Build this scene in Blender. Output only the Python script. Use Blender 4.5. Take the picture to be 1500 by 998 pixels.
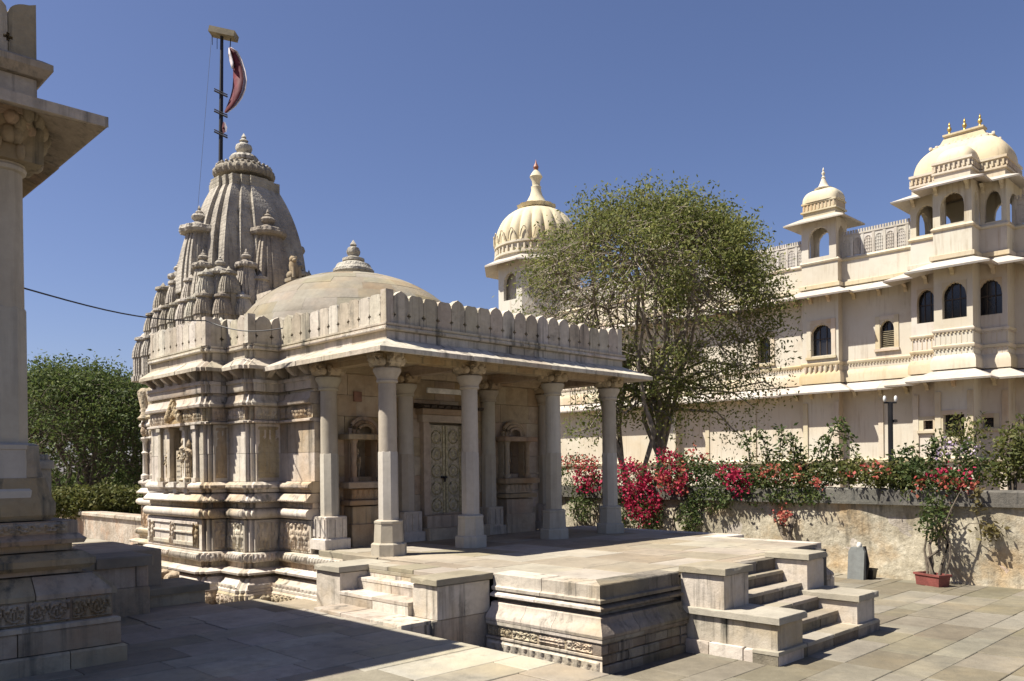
import bpy, bmesh, math, random
import numpy as np
from math import sin, cos, pi, radians, sqrt, hypot, ceil, floor, exp
random.seed(7); RNG = np.random.default_rng(11)
for o in list(bpy.data.objects): bpy.data.objects.remove(o)
SC = bpy.context.scene
COL = SC.collection

# ------------------------------------------------------------------ camera
CAM = np.array([-7.042, -9.608, 1.1745]); YAW = radians(45.2848); ROLL = -0.0112; FPX = 1217.65; PV = 684.5
FW = np.array([cos(YAW), sin(YAW), 0.]); RT = np.array([sin(YAW), -cos(YAW), 0.]); UP = np.array([0, 0, 1.])
R2 = RT*cos(ROLL) + UP*sin(ROLL); U2 = -RT*sin(ROLL) + UP*cos(ROLL)
def ray(u, v): return FW + R2*(u-750)/FPX + U2*(PV-v)/FPX
def atp(u, v, ax, val):
    d = ray(u, v); t = (val-CAM[ax])/d[ax]; return CAM + t*d
def atx(u, v, x): return atp(u, v, 0, x)
def aty(u, v, y): return atp(u, v, 1, y)
def atz(u, v, z): return atp(u, v, 2, z)
def atd(u, v, dep): return CAM + ray(u, v)*dep
def proj(p):
    d = np.asarray(p, float)-CAM; w = d@FW
    return 750+FPX*(d@R2)/w, PV-FPX*(d@U2)/w, w
cd = bpy.data.cameras.new('camera'); cam = bpy.data.objects.new('camera', cd); COL.objects.link(cam)
from mathutils import Matrix, Vector
mw = Matrix.Identity(4)
for i in range(3):
    mw[i][0] = R2[i]; mw[i][1] = U2[i]; mw[i][2] = -FW[i]; mw[i][3] = CAM[i]
cam.matrix_world = mw
cd.sensor_width = 36; cd.lens = FPX/1500*36; cd.shift_y = (PV-499)/1500; cd.clip_end = 3000; cd.clip_start = .05
SC.camera = cam

# ------------------------------------------------------------------ light
SUN_AZ = radians(148.3); SUN_EL = radians(57.0)
S = Vector((cos(SUN_AZ)*cos(SUN_EL), sin(SUN_AZ)*cos(SUN_EL), sin(SUN_EL)))
sl = bpy.data.lights.new('sun', 'SUN'); sl.energy = 5.0; sl.angle = radians(.53); sl.color = (1., .945, .85)
so = bpy.data.objects.new('sun', sl); COL.objects.link(so)
so.rotation_euler = S.to_track_quat('Z', 'Y').to_euler()
W = bpy.data.worlds.new('World'); SC.world = W; W.use_nodes = True
nt = W.node_tree; bg = nt.nodes['Background']
sky = nt.nodes.new('ShaderNodeTexSky'); sky.sky_type = 'NISHITA'; sky.sun_disc = False
sky.sun_elevation = SUN_EL; sky.sun_rotation = pi/2 - SUN_AZ
sky.altitude = 600; sky.air_density = 1.0; sky.dust_density = 1.5; sky.ozone_density = 6.5
tint = nt.nodes.new('ShaderNodeMix'); tint.data_type = 'RGBA'; tint.blend_type = 'MULTIPLY'; tint.inputs[0].default_value = 1.
tint.inputs[7].default_value = (1.14, .955, 1.0, 1)
nt.links.new(sky.outputs[0], tint.inputs[6]); nt.links.new(tint.outputs[2], bg.inputs[0]); bg.inputs[1].default_value = .060
SC.view_settings.view_transform = 'Standard'; SC.view_settings.look = 'None'
SC.view_settings.exposure = 1.0; SC.view_settings.gamma = 1.0
SC.render.engine = 'CYCLES'
SC.cycles.max_bounces = 6; SC.cycles.transparent_max_bounces = 4

# ------------------------------------------------------------------ materials
MATS = {}
def ramp(nt, fac, stops):
    r = nt.nodes.new('ShaderNodeValToRGB'); e = r.color_ramp.elements
    while len(e) < len(stops): e.new(.5)
    for i, (p, c) in enumerate(stops):
        e[i].position = p; e[i].color = (*c, 1) if len(c) == 3 else c
    nt.links.new(fac, r.inputs[0]); return r.outputs[0]
def noise(nt, vec, scale, detail=4, rough=.55, mapping=None):
    if mapping:
        m = nt.nodes.new('ShaderNodeMapping'); m.inputs['Scale'].default_value = mapping
        nt.links.new(vec, m.inputs[0]); vec = m.outputs[0]
    n = nt.nodes.new('ShaderNodeTexNoise'); n.inputs['Scale'].default_value = scale
    n.inputs['Detail'].default_value = detail; n.inputs['Roughness'].default_value = rough
    nt.links.new(vec, n.inputs['Vector']); return n.outputs[0]
def mixc(nt, fac, a, b, mode='MIX'):
    m = nt.nodes.new('ShaderNodeMix'); m.data_type = 'RGBA'; m.blend_type = mode
    for s, val in ((m.inputs[0], fac), (m.inputs[6], a), (m.inputs[7], b)):
        if isinstance(val, (int, float)): s.default_value = val
        elif isinstance(val, tuple): s.default_value = (*val, 1)
        else: nt.links.new(val, s)
    return m.outputs[2]
def maprange(nt, v, a, b, c, d):
    m = nt.nodes.new('ShaderNodeMapRange'); nt.links.new(v, m.inputs[0])
    for i, x in enumerate((a, b, c, d)): m.inputs[i+1].default_value = x
    return m.outputs[0]
def mat(name, fn):
    m = bpy.data.materials.new(name); m.use_nodes = True
    nt = m.node_tree; b = nt.nodes['Principled BSDF']; fn(nt, b); MATS[name] = m; return m
def stone_mat(name, c1, c2, stain=(.09, .085, .07), stain_amt=.6, warm=None, warm_amt=.0, scale=1.2, bump=.35, bscale=28,
              rough=.88, vary=.22, streak=True, carve=0., spots=.35):
    def fn(nt, b):
        g = nt.nodes.new('ShaderNodeNewGeometry').outputs['Position']
        oi = nt.nodes.new('ShaderNodeObjectInfo').outputs['Random']
        n1 = noise(nt, g, scale, 6, .62)
        col = ramp(nt, n1, [(.32, c2), (.62, c1)])
        n2 = noise(nt, g, scale*9, 5, .65)
        col = mixc(nt, maprange(nt, n2, .35, .7, spots, 0.), col, tuple(x*.62 for x in c2))
        if warm:
            n5 = noise(nt, g, scale*.55+.13, 4, .6)
            col = mixc(nt, maprange(nt, n5, .5, .68, 0., warm_amt), col, warm)
        if streak:
            n3 = noise(nt, g, 1., 6, .65, (8.5, 8.5, .5))
            n4 = noise(nt, g, .9, 4, .6)
            ml = nt.nodes.new('ShaderNodeMath'); ml.operation = 'MULTIPLY'
            nt.links.new(maprange(nt, n3, .50, .68, 0., 1.), ml.inputs[0])
            nt.links.new(maprange(nt, n4, .40, .58, 0., min(1., stain_amt*1.25)), ml.inputs[1])
            col = mixc(nt, ml.outputs[0], col, stain)
        n6 = noise(nt, g, scale*2.3+.7, 7, .72)
        col = mixc(nt, maprange(nt, n6, .56, .72, 0., stain_amt*.6), col, stain)
        hs = nt.nodes.new('ShaderNodeHueSaturation'); nt.links.new(col, hs.inputs['Color'])
        nt.links.new(maprange(nt, oi, 0, 1, 1-vary, 1+vary), hs.inputs['Value'])
        nt.links.new(maprange(nt, oi, 0, 1, 1.2, .8), hs.inputs['Saturation'])
        m7 = nt.nodes.new('ShaderNodeMath'); m7.operation = 'FRACT'; m8 = nt.nodes.new('ShaderNodeMath'); m8.operation = 'MULTIPLY'; m8.inputs[1].default_value = 7.31
        nt.links.new(oi, m8.inputs[0]); nt.links.new(m8.outputs[0], m7.inputs[0]); nt.links.new(maprange(nt, m7.outputs[0], 0, 1, .488, .512), hs.inputs['Hue'])
        nt.links.new(hs.outputs[0], b.inputs['Base Color'])
        b.inputs['Roughness'].default_value = rough; b.inputs['Specular IOR Level'].default_value = .25
        nb = noise(nt, g, bscale, 6, .7)
        h = nb
        bp = nt.nodes.new('ShaderNodeBump'); bp.inputs['Strength'].default_value = bump; bp.inputs['Distance'].default_value = .02
        nt.links.new(h, bp.inputs['Height'])
        last = bp.outputs[0]
        nb2 = noise(nt, g, 4.5, 4, .6)
        bp2 = nt.nodes.new('ShaderNodeBump'); bp2.inputs['Strength'].default_value = bump*.8; bp2.inputs['Distance'].default_value = .05
        nt.links.new(nb2, bp2.inputs['Height']); nt.links.new(last, bp2.inputs['Normal']); last = bp2.outputs[0]
        if carve:
            vo = nt.nodes.new('ShaderNodeTexVoronoi'); vo.inputs['Scale'].default_value = 15; vo.distance = 'CHEBYCHEV'; vo.inputs['Randomness'].default_value = .3
            mp = nt.nodes.new('ShaderNodeMapping'); mp.inputs['Scale'].default_value = (1, 1, .8)
            nt.links.new(g, mp.inputs[0]); nt.links.new(mp.outputs[0], vo.inputs['Vector'])
            bp3 = nt.nodes.new('ShaderNodeBump'); bp3.inputs['Strength'].default_value = carve; bp3.inputs['Distance'].default_value = .05
            bp3.invert = True
            nt.links.new(vo.outputs[0], bp3.inputs['Height']); nt.links.new(last, bp3.inputs['Normal']); last = bp3.outputs[0]
        nt.links.new(last, b.inputs['Normal'])
    return mat(name, fn)
def plain(name, col, rough=.6, metal=0., vary=.12, nscale=6., namt=.25, bump=.0, bscale=30, col2=None, trans=0., objvar=0.):
    def fn(nt, b):
        g = nt.nodes.new('ShaderNodeNewGeometry').outputs['Position']
        n = noise(nt, g, nscale, 5, .6)
        c2 = col2 or tuple(x*(1-namt*1.6) for x in col)
        c = ramp(nt, n, [(.35, c2), (.65, col)])
        if objvar:
            oi = nt.nodes.new('ShaderNodeObjectInfo').outputs['Random']
            hs = nt.nodes.new('ShaderNodeHueSaturation'); nt.links.new(c, hs.inputs['Color'])
            nt.links.new(maprange(nt, oi, 0, 1, 1-objvar, 1+objvar), hs.inputs['Value']); c = hs.outputs[0]
        nt.links.new(c, b.inputs['Base Color'])
        b.inputs['Roughness'].default_value = rough; b.inputs['Metallic'].default_value = metal
        if bump:
            nb = noise(nt, g, bscale, 5, .6)
            bp = nt.nodes.new('ShaderNodeBump'); bp.inputs['Strength'].default_value = bump; bp.inputs['Distance'].default_value = .02
            nt.links.new(nb, bp.inputs['Height']); nt.links.new(bp.outputs[0], b.inputs['Normal'])
    return mat(name, fn)
def leaf_mat(name, ca, cb, cc, trans=.35):
    def fn(nt, b):
        g = nt.nodes.new('ShaderNodeNewGeometry')
        rnd = g.outputs['Random Per Island']
        c = ramp(nt, rnd, [(.0, ca), (.5, cb), (1., cc)])
        n = noise(nt, g.outputs['Position'], 1.3, 3)
        c = mixc(nt, maprange(nt, n, .4, .65, 0, .55), c, tuple(x*.62 for x in ca))
        nt.links.new(c, b.inputs['Base Color']); b.inputs['Roughness'].default_value = .62; b.inputs['Specular IOR Level'].default_value = .25
        tr = nt.nodes.new('ShaderNodeBsdfTranslucent'); nt.links.new(c, tr.inputs[0])
        mx = nt.nodes.new('ShaderNodeMixShader'); mx.inputs[0].default_value = trans
        nt.links.new(b.outputs[0], mx.inputs[1]); nt.links.new(tr.outputs[0], mx.inputs[2])
        nt.links.new(mx.outputs[0], nt.nodes['Material Output'].inputs[0])
    return mat(name, fn)

stone_mat('stone', (0.597, 0.534, 0.452), (0.442, 0.385, 0.313), warm=(.46, .33, .17), warm_amt=.5, carve=0, stain_amt=.9)
stone_mat('stone_carved', (0.575, 0.487, 0.364), (0.400, 0.322, 0.225), warm=(.43, .29, .14), warm_amt=.6, carve=.55, bump=.5, stain_amt=.9)
stone_mat('stone_column', (0.464, 0.424, 0.350), (0.390, 0.349, 0.278), stain_amt=.22, bump=.14, vary=.06, spots=.2)
stone_mat('stone_spire', (0.425, 0.383, 0.308), (0.254, 0.223, 0.181), stain=(.05, .045, .038), stain_amt=.65, carve=.5, bump=.6, vary=.2)
stone_mat('stone_dome', (0.271, 0.244, 0.184), (0.226, 0.190, 0.136), warm=(.46, .335, .18), warm_amt=.4, stain_amt=.25, streak=False, bump=.3, vary=.07)
stone_mat('stone_floor', (0.340, 0.296, 0.225), (0.253, 0.217, 0.162), stain_amt=.8, streak=False, bump=.25, vary=.17, warm=(.46, .38, .26), warm_amt=.4, scale=.9)
stone_mat('stone_yard', (0.213, 0.189, 0.139), (0.143, 0.125, 0.090), stain_amt=.8, streak=False, bump=.35, vary=.18, warm=(.42, .34, .21), warm_amt=.28, scale=.8)
stone_mat('stone_pave', (0.319, 0.286, 0.224), (0.215, 0.190, 0.146), stain_amt=.8, streak=False, bump=.35, vary=.27, warm=(.42, .34, .21), warm_amt=.55, scale=.8)
stone_mat('stone_porch', (0.499, 0.399, 0.276), (0.326, 0.255, 0.176), warm=(.33, .19, .09), warm_amt=.5, stain_amt=.55, bump=.4, vary=.12)
stone_mat('stone_old', (0.416, 0.354, 0.260), (0.270, 0.229, 0.172), warm=(.32, .21, .115), warm_amt=.6, stain_amt=.8, bump=.5, vary=.2)
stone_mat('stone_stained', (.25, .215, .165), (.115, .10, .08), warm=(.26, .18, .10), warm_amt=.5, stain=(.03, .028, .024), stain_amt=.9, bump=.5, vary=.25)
stone_mat('stone_roof', (0.564, 0.503, 0.400), (0.405, 0.353, 0.276), stain_amt=.9, bump=.35, vary=.12)
stone_mat('palace_wall', (0.549, 0.506, 0.414), (0.487, 0.431, 0.337), warm=(.50, .37, .22), warm_amt=.4, stain=(.34, .27, .19), stain_amt=.55, bump=.05, vary=.03, scale=.35, spots=.08)
stone_mat('palace_trim', (0.549, 0.491, 0.375), (0.471, 0.391, 0.270), warm=(.48, .33, .17), warm_amt=.5, stain=(.28, .22, .16), stain_amt=.35, bump=.08, vary=.05, scale=.6, spots=.15)
stone_mat('palace_parapet', (0.570, 0.529, 0.455), (0.435, 0.403, 0.352), stain=(.13, .12, .11), stain_amt=.75, bump=.1, vary=.07, scale=.9, spots=.3)
stone_mat('palace_ledge', (0.478, 0.439, 0.383), (0.413, 0.366, 0.314), stain=(.3, .26, .2), stain_amt=.3, bump=.08, vary=.06, scale=.6)
stone_mat('palace_dome', (0.582, 0.495, 0.334), (0.514, 0.426, 0.273), warm=(.50, .37, .20), warm_amt=.5, stain=(.26, .21, .15), stain_amt=.35, bump=.06, vary=.03, scale=.6, spots=.12)
stone_mat('wall_plaster', (0.558, 0.504, 0.410), (0.321, 0.274, 0.205), stain=(.13, .115, .09), stain_amt=.85, warm=(.46, .29, .16), warm_amt=.55, bump=.8, bscale=14, vary=.08, scale=1.7, spots=.55)
stone_mat('coping', (0.153, 0.142, 0.119), (0.092, 0.086, 0.070), stain=(.045, .045, .04), stain_amt=.7, bump=.5, vary=.12, scale=1.5)
stone_mat('slate', (.20, .21, .20), (.15, .155, .15), stain_amt=.2, bump=.15, vary=.05)
plain('mortar', (.10, .09, .075), .95, bump=.4)
plain('earth', (.23, .18, .12), .95, bump=.5, nscale=.6)
plain('glass_dark', (.022, .02, .02), .18, nscale=2, namt=.3)
plain('wood_dark', (.05, .032, .02), .6)
plain('wood_grey', (.24, .20, .12), .7)
plain('iron', (.018, .016, .016), .5, metal=.3)
plain('cable_black', (.015, .015, .015), .6)
plain('brass', (.52, .45, .28), .45, metal=.3, nscale=25, col2=(.22, .20, .11), bump=.5, bscale=40)
plain('door_green', (.50, .43, .31), .65, metal=.0, nscale=20, col2=(.24, .21, .14), bump=.3)
plain('white_paint', (.72, .70, .64), .5)
plain('plaque_red', (.26, .13, .085), .6)
plain('flag_red', (.11, .006, .012), .75)
plain('flag_white', (.75, .68, .68), .75)
plain('planter_red', (.22, .06, .048), .7, bump=.3)
plain('soil', (.05, .035, .025), .95)
plain('bark', (.15, .12, .085), .9, nscale=9, col2=(.065, .05, .036), bump=.7, bscale=20)
plain('bark_pale', (.33, .28, .21), .9, nscale=9, col2=(.15, .12, .09), bump=.6, bscale=20)
plain('gold', (.62, .42, .12), .35, metal=.7)
plain('finial_red', (.28, .10, .05), .5)
leaf_mat('leaf_olive', (.085, .105, .026), (.135, .15, .04), (.20, .20, .06))
leaf_mat('leaf_tree', (.105, .13, .032), (.18, .195, .055), (.29, .28, .095), .48)
leaf_mat('leaf_far', (.06, .09, .026), (.10, .135, .036), (.16, .18, .06), .42)
leaf_mat('leaf_hedge', (.07, .085, .022), (.12, .13, .035), (.175, .16, .05))
leaf_mat('leaf_bougain', (.045, .075, .022), (.08, .11, .03), (.15, .16, .05))
leaf_mat('leaf_dry', (.13, .10, .04), (.18, .15, .05), (.24, .20, .09))
leaf_mat('bract_magenta', (.30, .012, .045), (.42, .02, .07), (.50, .06, .11), .3)
leaf_mat('bract_coral', (.36, .055, .05), (.42, .10, .07), (.42, .18, .11), .3)
leaf_mat('bract_violet', (.40, .30, .45), (.50, .40, .52), (.6, .5, .58), .3)

# ------------------------------------------------------------------ mesh + object helpers
WP = {}
class MB:
    def __init__(s): s.v = []; s.f = []
    def add(s, v, f):
        n = len(s.v); s.v += [tuple(map(float, p)) for p in v]; s.f += [tuple(i+n for i in q) for q in f]; return s
    def box(s, x0, x1, y0, y1, z0, z1, c=0.):
        if c <= 0:
            return s.add([(x, y, z) for z in (z0, z1) for y in (y0, y1) for x in (x0, x1)],
                         [(0, 2, 3, 1), (4, 5, 7, 6), (0, 1, 5, 4), (2, 6, 7, 3), (0, 4, 6, 2), (1, 3, 7, 5)])
        r0 = [(x0, y0), (x1, y0), (x1, y1), (x0, y1)]
        def oct_(i):
            return [(x0+i, y0+c), (x0+c, y0+i), (x1-c, y0+i), (x1-i, y0+c), (x1-i, y1-c), (x1-c, y1-i), (x0+c, y1-i), (x0+i, y1-c)]
        rings = [[(p[0], p[1], z0) for p in oct_(0)], [(p[0], p[1], z1-c) for p in oct_(0)], [(x, y, z1) for x, y in
                 [(x0+c, y0+c), (x0+c, y0+c), (x1-c, y0+c), (x1-c, y0+c), (x1-c, y1-c), (x1-c, y1-c), (x0+c, y1-c), (x0+c, y1-c)]]]
        return s.loft(rings, True, True)
    def wbox(s, x0, x1, y0, y1, z0, z1, c=.014, seg=.09):
        """block with worn, uneven upper arrises"""
        P = []
        for (a, b, n) in (((x0, y0), (x1, y0), x1-x0), ((x1, y0), (x1, y1), y1-y0), ((x1, y1), (x0, y1), x1-x0), ((x0, y1), (x0, y0), y1-y0)):
            k = max(2, min(14, int(n/seg)))
            for i in range(k): P.append((a[0]+(b[0]-a[0])*i/k, a[1]+(b[1]-a[1])*i/k))
        w = [c*random.uniform(.35, 1.0)+(c*random.uniform(.8, 2.2) if random.random() < .10 else 0) for _ in P]
        cx, cy = (x0+x1)/2, (y0+y1)/2
        def inset(p, d): return (min(max(p[0], x0+d), x1-d), min(max(p[1], y0+d), y1-d))
        r0 = [(*inset(p, w[i]*.15), z0) for i, p in enumerate(P)]
        r1 = [(*inset(p, w[i]*.15+random.uniform(0, .0015)), z1-w[i]) for i, p in enumerate(P)]
        r2 = [(*inset(p, w[i]*.5), z1-w[i]*.25) for i, p in enumerate(P)]
        r3 = [(*inset(p, w[i]*1.1), z1) for i, p in enumerate(P)]
        return s.loft([r0, r1, r2, r3])
    def loft(s, rings, cap0=True, cap1=True):
        n = len(rings[0]); v = [p for r in rings for p in r]; f = []
        for k in range(len(rings)-1):
            for i in range(n):
                j = (i+1) % n; f.append((k*n+i, k*n+j, (k+1)*n+j, (k+1)*n+i))
        if cap0: f.append(tuple(range(n-1, -1, -1)))
        if cap1: f.append(tuple((len(rings)-1)*n+i for i in range(n)))
        return s.add(v, f)
    def prism(s, poly, z0, z1):
        return s.loft([[(x, y, z0) for x, y in poly], [(x, y, z1) for x, y in poly]])
    def lathe(s, prof, n=24, c=(0, 0, 0), rf=None, ph=0., cap0=True, cap1=True):
        rings = []
        for r, z in prof:
            rings.append([(c[0]+r*(rf(a, z) if rf else 1)*cos(a), c[1]+r*(rf(a, z) if rf else 1)*sin(a), c[2]+z)
                          for a in [ph+2*pi*i/n for i in range(n)]])
        return s.loft(rings, cap0, cap1)
    def tube(s, pts, rad, n=6):
        pts = [np.array(p, float) for p in pts]; rings = []
        for i, p in enumerate(pts):
            t = pts[min(i+1, len(pts)-1)]-pts[max(i-1, 0)]; t = t/(np.linalg.norm(t)+1e-9)
            a = np.array([0, 0, 1.]) if abs(t[2]) < .9 else np.array([1., 0, 0])
            e1 = np.cross(t, a); e1 /= np.linalg.norm(e1); e2 = np.cross(t, e1)
            r = rad[i] if hasattr(rad, '__len__') else rad
            rings.append([tuple(p+r*(cos(2*pi*k/n)*e1+sin(2*pi*k/n)*e2)) for k in range(n)])
        return s.loft(rings)
    def blob(s, c, r, n=10, m=7):
        """ellipsoid"""
        rings = []
        for k in range(1, m):
            a = pi*k/m-pi/2
            rings.append([(c[0]+r[0]*cos(a)*cos(2*pi*i/n), c[1]+r[1]*cos(a)*sin(2*pi*i/n), c[2]+r[2]*sin(a)) for i in range(n)])
        return s.loft(rings)
    def mesh(s, name, mname, smooth=None, off=(0, 0, 0)):
        me = bpy.data.meshes.new(name)
        v = s.v if off == (0, 0, 0) else [(a-off[0], b-off[1], c-off[2]) for a, b, c in s.v]
        me.from_pydata(v, [], s.f)
        bm = bmesh.new(); bm.from_mesh(me)
        bmesh.ops.remove_doubles(bm, verts=bm.verts, dist=1e-5)
        bmesh.ops.recalc_face_normals(bm, faces=bm.faces); bm.to_mesh(me); bm.free()
        if smooth is not None:
            me.shade_smooth(); me.set_sharp_from_angle(angle=radians(smooth))
        me.materials.append(MATS[mname]); return me
def link(name, data, parent=None, at=(0, 0, 0), rz=0., sc=None):
    o = bpy.data.objects.new(name, data); COL.objects.link(o)
    b = WP[parent.name] if parent else (0, 0, 0)
    o.parent = parent; o.location = (at[0]-b[0], at[1]-b[1], at[2]-b[2]); o.rotation_euler = (0, 0, rz)
    if sc is not None: o.scale = sc if hasattr(sc, '__len__') else (sc, sc, sc)
    WP[o.name] = tuple(map(float, at)); return o
def put(mb, name, mname, parent=None, at=None, smooth=None):
    """mesh given in world coordinates, object origin at 'at' (default: the parent's origin)"""
    if at is None: at = WP[parent.name] if parent else (0, 0, 0)
    return link(name, mb.mesh(name, mname, smooth, tuple(map(float, at))), parent, at)
def tag(o, label=None, cat=None, group=None, kind=None):
    if label: o['label'] = label
    if cat: o['category'] = cat
    if group: o['group'] = group
    if kind: o['kind'] = kind
    return o
def thing(name, at, label, cat, group=None):
    return tag(link(name, None, None, at), label, cat, group)
def jit(a): return random.uniform(-a, a)

def arch_curve(w, hs, hc, n=18, foil=0):
    pts = []
    for i in range(n+1):
        x = -w/2 + w*i/n; q = max(0., 1-(2*x/w)**2)
        z = hs+(hc-hs)*(q**.5)
        if foil and 0 < i < n: z -= abs(sin(pi*foil*i/n))*0 + (1-abs(sin(pi*foil*i/n)))*.045*w
        pts.append((x, z))
    return pts
def spandrel(mb, to3, w, hs, hc, ht, d0, d1, foil=0, n=20):
    """the wall above an arch; to3(s, depth, z) maps to world"""
    c = arch_curve(w, hs, hc, n, foil)
    for i in range(n):
        (xa, za), (xb, zb) = c[i], c[i+1]
        v = [to3(xa, d0, za), to3(xb, d0, zb), to3(xb, d0, ht), to3(xa, d0, ht), to3(xa, d1, za), to3(xb, d1, zb), to3(xb, d1, ht), to3(xa, d1, ht)]
        mb.add(v, [(0, 1, 2, 3), (7, 6, 5, 4), (0, 4, 5, 1), (3, 2, 6, 7)])
    return mb

# stone courses along a rectilinear path (outward normal on the right-hand side of the walk)
def path_sides(pts):
    out = []; n = len(pts)
    D = []
    for i in range(n-1):
        dx, dy = pts[i+1][0]-pts[i][0], pts[i+1][1]-pts[i][1]; L = hypot(dx, dy); D.append((dx/L, dy/L, L))
    for i, (dx, dy, L) in enumerate(D):
        k0 = k1 = 0
        if i > 0: k0 = round(D[i-1][1]*dx*-1 + D[i-1][0]*dy)   # +1 convex (left turn)
        if i < n-2: k1 = round(dx*D[i+1][1]-dy*D[i+1][0])
        out.append((pts[i], (dx, dy), L, k0, k1))
    return out
def stone_piece(mb, P, d, s0, s1, prof, k0, k1, back, jo=0.):
    nx, ny = d[1], -d[0]
    loop = list(prof)+[(-back, prof[-1][1]), (-back, prof[0][1])]
    rings = []
    for s, k, sg in ((s0, k0, -1), (s1, k1, 1)):
        r = []
        for o, z in loop:
            oo = o+jo if o > -back else o
            ss = s+sg*k*oo
            r.append((P[0]+d[0]*ss+nx*oo, P[1]+d[1]*ss+ny*oo, z))
        rings.append(r)
    return mb.loft(rings)
def course(path, prof, mname, parent, name='stone', stone=.8, back=.18, gap=.006, rough=.004, skip=(), smooth=30, alt=None):
    for i, (P, d, L, k0, k1) in enumerate(path_sides(path)):
        if i in skip: continue
        mn = alt[1] if alt and i in alt[0] else mname
        n = max(1, round(L/stone)); cuts = [0]+[L*(q+jit(.18))/n for q in range(1, n)]+[L]
        for q in range(n):
            mb = MB()
            stone_piece(mb, P, d, cuts[q]+(gap/2 if q else 0), cuts[q+1]-(gap/2 if q < n-1 else 0), prof,
                        k0 if q == 0 else 0, k1 if q == n-1 else 0, back, jit(rough))
            mid = (cuts[q]+cuts[q+1])/2
            put(mb, name, mn, parent, (P[0]+d[0]*mid, P[1]+d[1]*mid, prof[0][1]), smooth)
def notch(cx, cy, s=.06):   # convex corner walking -Y then +X, two small steps
    return [(cx, cy+2*s), (cx+s, cy+2*s), (cx+s, cy+s), (cx+2*s, cy+s), (cx+2*s, cy)]

# carved relief sheet on a vertical face
def relief(P, d, s0, s1, z0, z1, o, fn, res=.022, mb=None):
    mb = mb or MB(); nx, ny = d[1], -d[0]
    nu = max(2, int(ceil((s1-s0)/res))); nz = max(2, int(ceil((z1-z0)/res)))
    v = []
    for j in range(nz+1):
        t = j/nz
        for i in range(nu+1):
            s = s0+(s1-s0)*i/nu
            e = min(1, min(i, nu-i)/1.0, min(j, nz-j)/1.0)
            h = o+.002+(fn(s, t)*e)
            v.append((P[0]+d[0]*s+nx*h, P[1]+d[1]*s+ny*h, z0+(z1-z0)*t))
    f = [(j*(nu+1)+i, j*(nu+1)+i+1, (j+1)*(nu+1)+i+1, (j+1)*(nu+1)+i) for j in range(nz) for i in range(nu)]
    return mb.add(v, f)
def ell(x, y, cx, cy, rx, ry):
    q = 1-((x-cx)/rx)**2-((y-cy)/ry)**2
    return sqrt(q) if q > 0 else 0.
def f_figures(w=.17, H=.045, seed=0):
    rr = random.Random(seed); par = [(rr.uniform(-.12, .12), rr.uniform(-.2, .2), rr.random()) for _ in range(60)]
    def fn(s, t):
        k = int(floor(s/w)); l, a, r = par[k % 60]; x = s/w-k-.5
        h = max(ell(x, t, l, .86, .13, .1), .9*ell(x, t, l*.6, .62, .2, .17), .95*ell(x, t, 0, .43, .24, .14),
                .8*ell(x, t, -.13-a*.4, .2, .11, .24), .8*ell(x, t, .13+a*.3, .2, .11, .24), .7*ell(x, t, .3, .6+a*.5, .1, .2), .7*ell(x, t, -.3, .58-a*.5, .1, .2))
        post = .75 if abs(abs(x)-.5) < .05 else 0
        return H*max(h, post, .25 if t < .06 or t > .95 else 0)
    return fn
def f_dentil(p=.085, H=.04):
    def fn(s, t):
        x = (s % p)/p-.5
        return H*max(ell(x, t, 0, .45, .38, .5), .25 if t > .85 else 0)
    return fn
def f_petal(p=.12, H=.03):
    def fn(s, t):
        x = abs((s % p)/p-.5)*2
        return H*(1 if t > x*.9 else .0)*(.5+.5*t)
    return fn
def f_scroll(p=.26, H=.03):
    def fn(s, t):
        x = ((s % p)/p-.5)*2; r = hypot(x, (t-1.)*1.15); a = math.atan2(t-1, x)
        if r > 1: return H*(.9 if t < .12 else .55*ell(abs(x), t, 1, .2, .3, .3))
        return H*(1 if r > .88 else (.95 if (r < .8 and r > .32 and sin(a*11) > -.2) else .15) if r > .3 else .8)
    return fn
def f_diaper(p=.14, H=.03):
    def fn(s, t):
        x = (s % p)/p
        g = 1 if (x < .13 or x > .87 or abs(t-.33) < .05 or abs(t-.66) < .05 or t < .06 or t > .94) else .25
        return H*g
    return fn
def f_lumps(p=.3, H=.09, seed=3):
    rr = random.Random(seed); q = [(rr.uniform(-.1, .1), rr.uniform(.85, 1.1)) for _ in range(40)]
    def fn(s, t):
        k = int(floor(s/p)); a, b = q[k % 40]; x = s/p-k-.5
        return H*max(ell(x, t, a, .55, .38*b, .38), ell(x, t, a+.34, .72, .16, .22), .8*ell(x, t, a+.42, .42, .07, .38),
                     .85*ell(x, t, a-.2, .18, .11, .3), .85*ell(x, t, a+.16, .18, .11, .3))
    return fn

# finials / spires -----------------------------------------------------------
def kalasha(mb, c, s, n=14):
    mb.lathe([(r*s, z*s) for r, z in [(.0, 0), (.55, 0), (.62, .1), (.5, .2), (.36, .24), (.34, .32), (.55, .5), (.6, .68), (.46, .86), (.25, .95),
              (.3, 1.02), (.24, 1.1), (.1, 1.2), (.13, 1.3), (.0, 1.6)]], n, c); return mb
def amalaka(mb, c, r, h, n=56, teeth=28):
    mb.lathe([(r*.72, 0), (r*.95, h*.2), (r, h*.5), (r*.95, h*.78), (r*.7, h)], n, c, lambda a, z: 1-.07*(cos(a*teeth) > 0)); return mb
def spire_plan(a):
    h = [(1.06, .30), (.96, .30), (.96, .58), (.86, .58), (.86, .86)]
    q = [(x*a, y*a) for x, y in h] + [(y*a, x*a) for x, y in reversed(h[:-1])]
    out = []
    for k in range(4):
        c, s = [(1, 0), (0, 1), (-1, 0), (0, -1)][k]
        out += [(c*x-s*y, s*x+c*y) for x, y in q]
    return out
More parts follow.
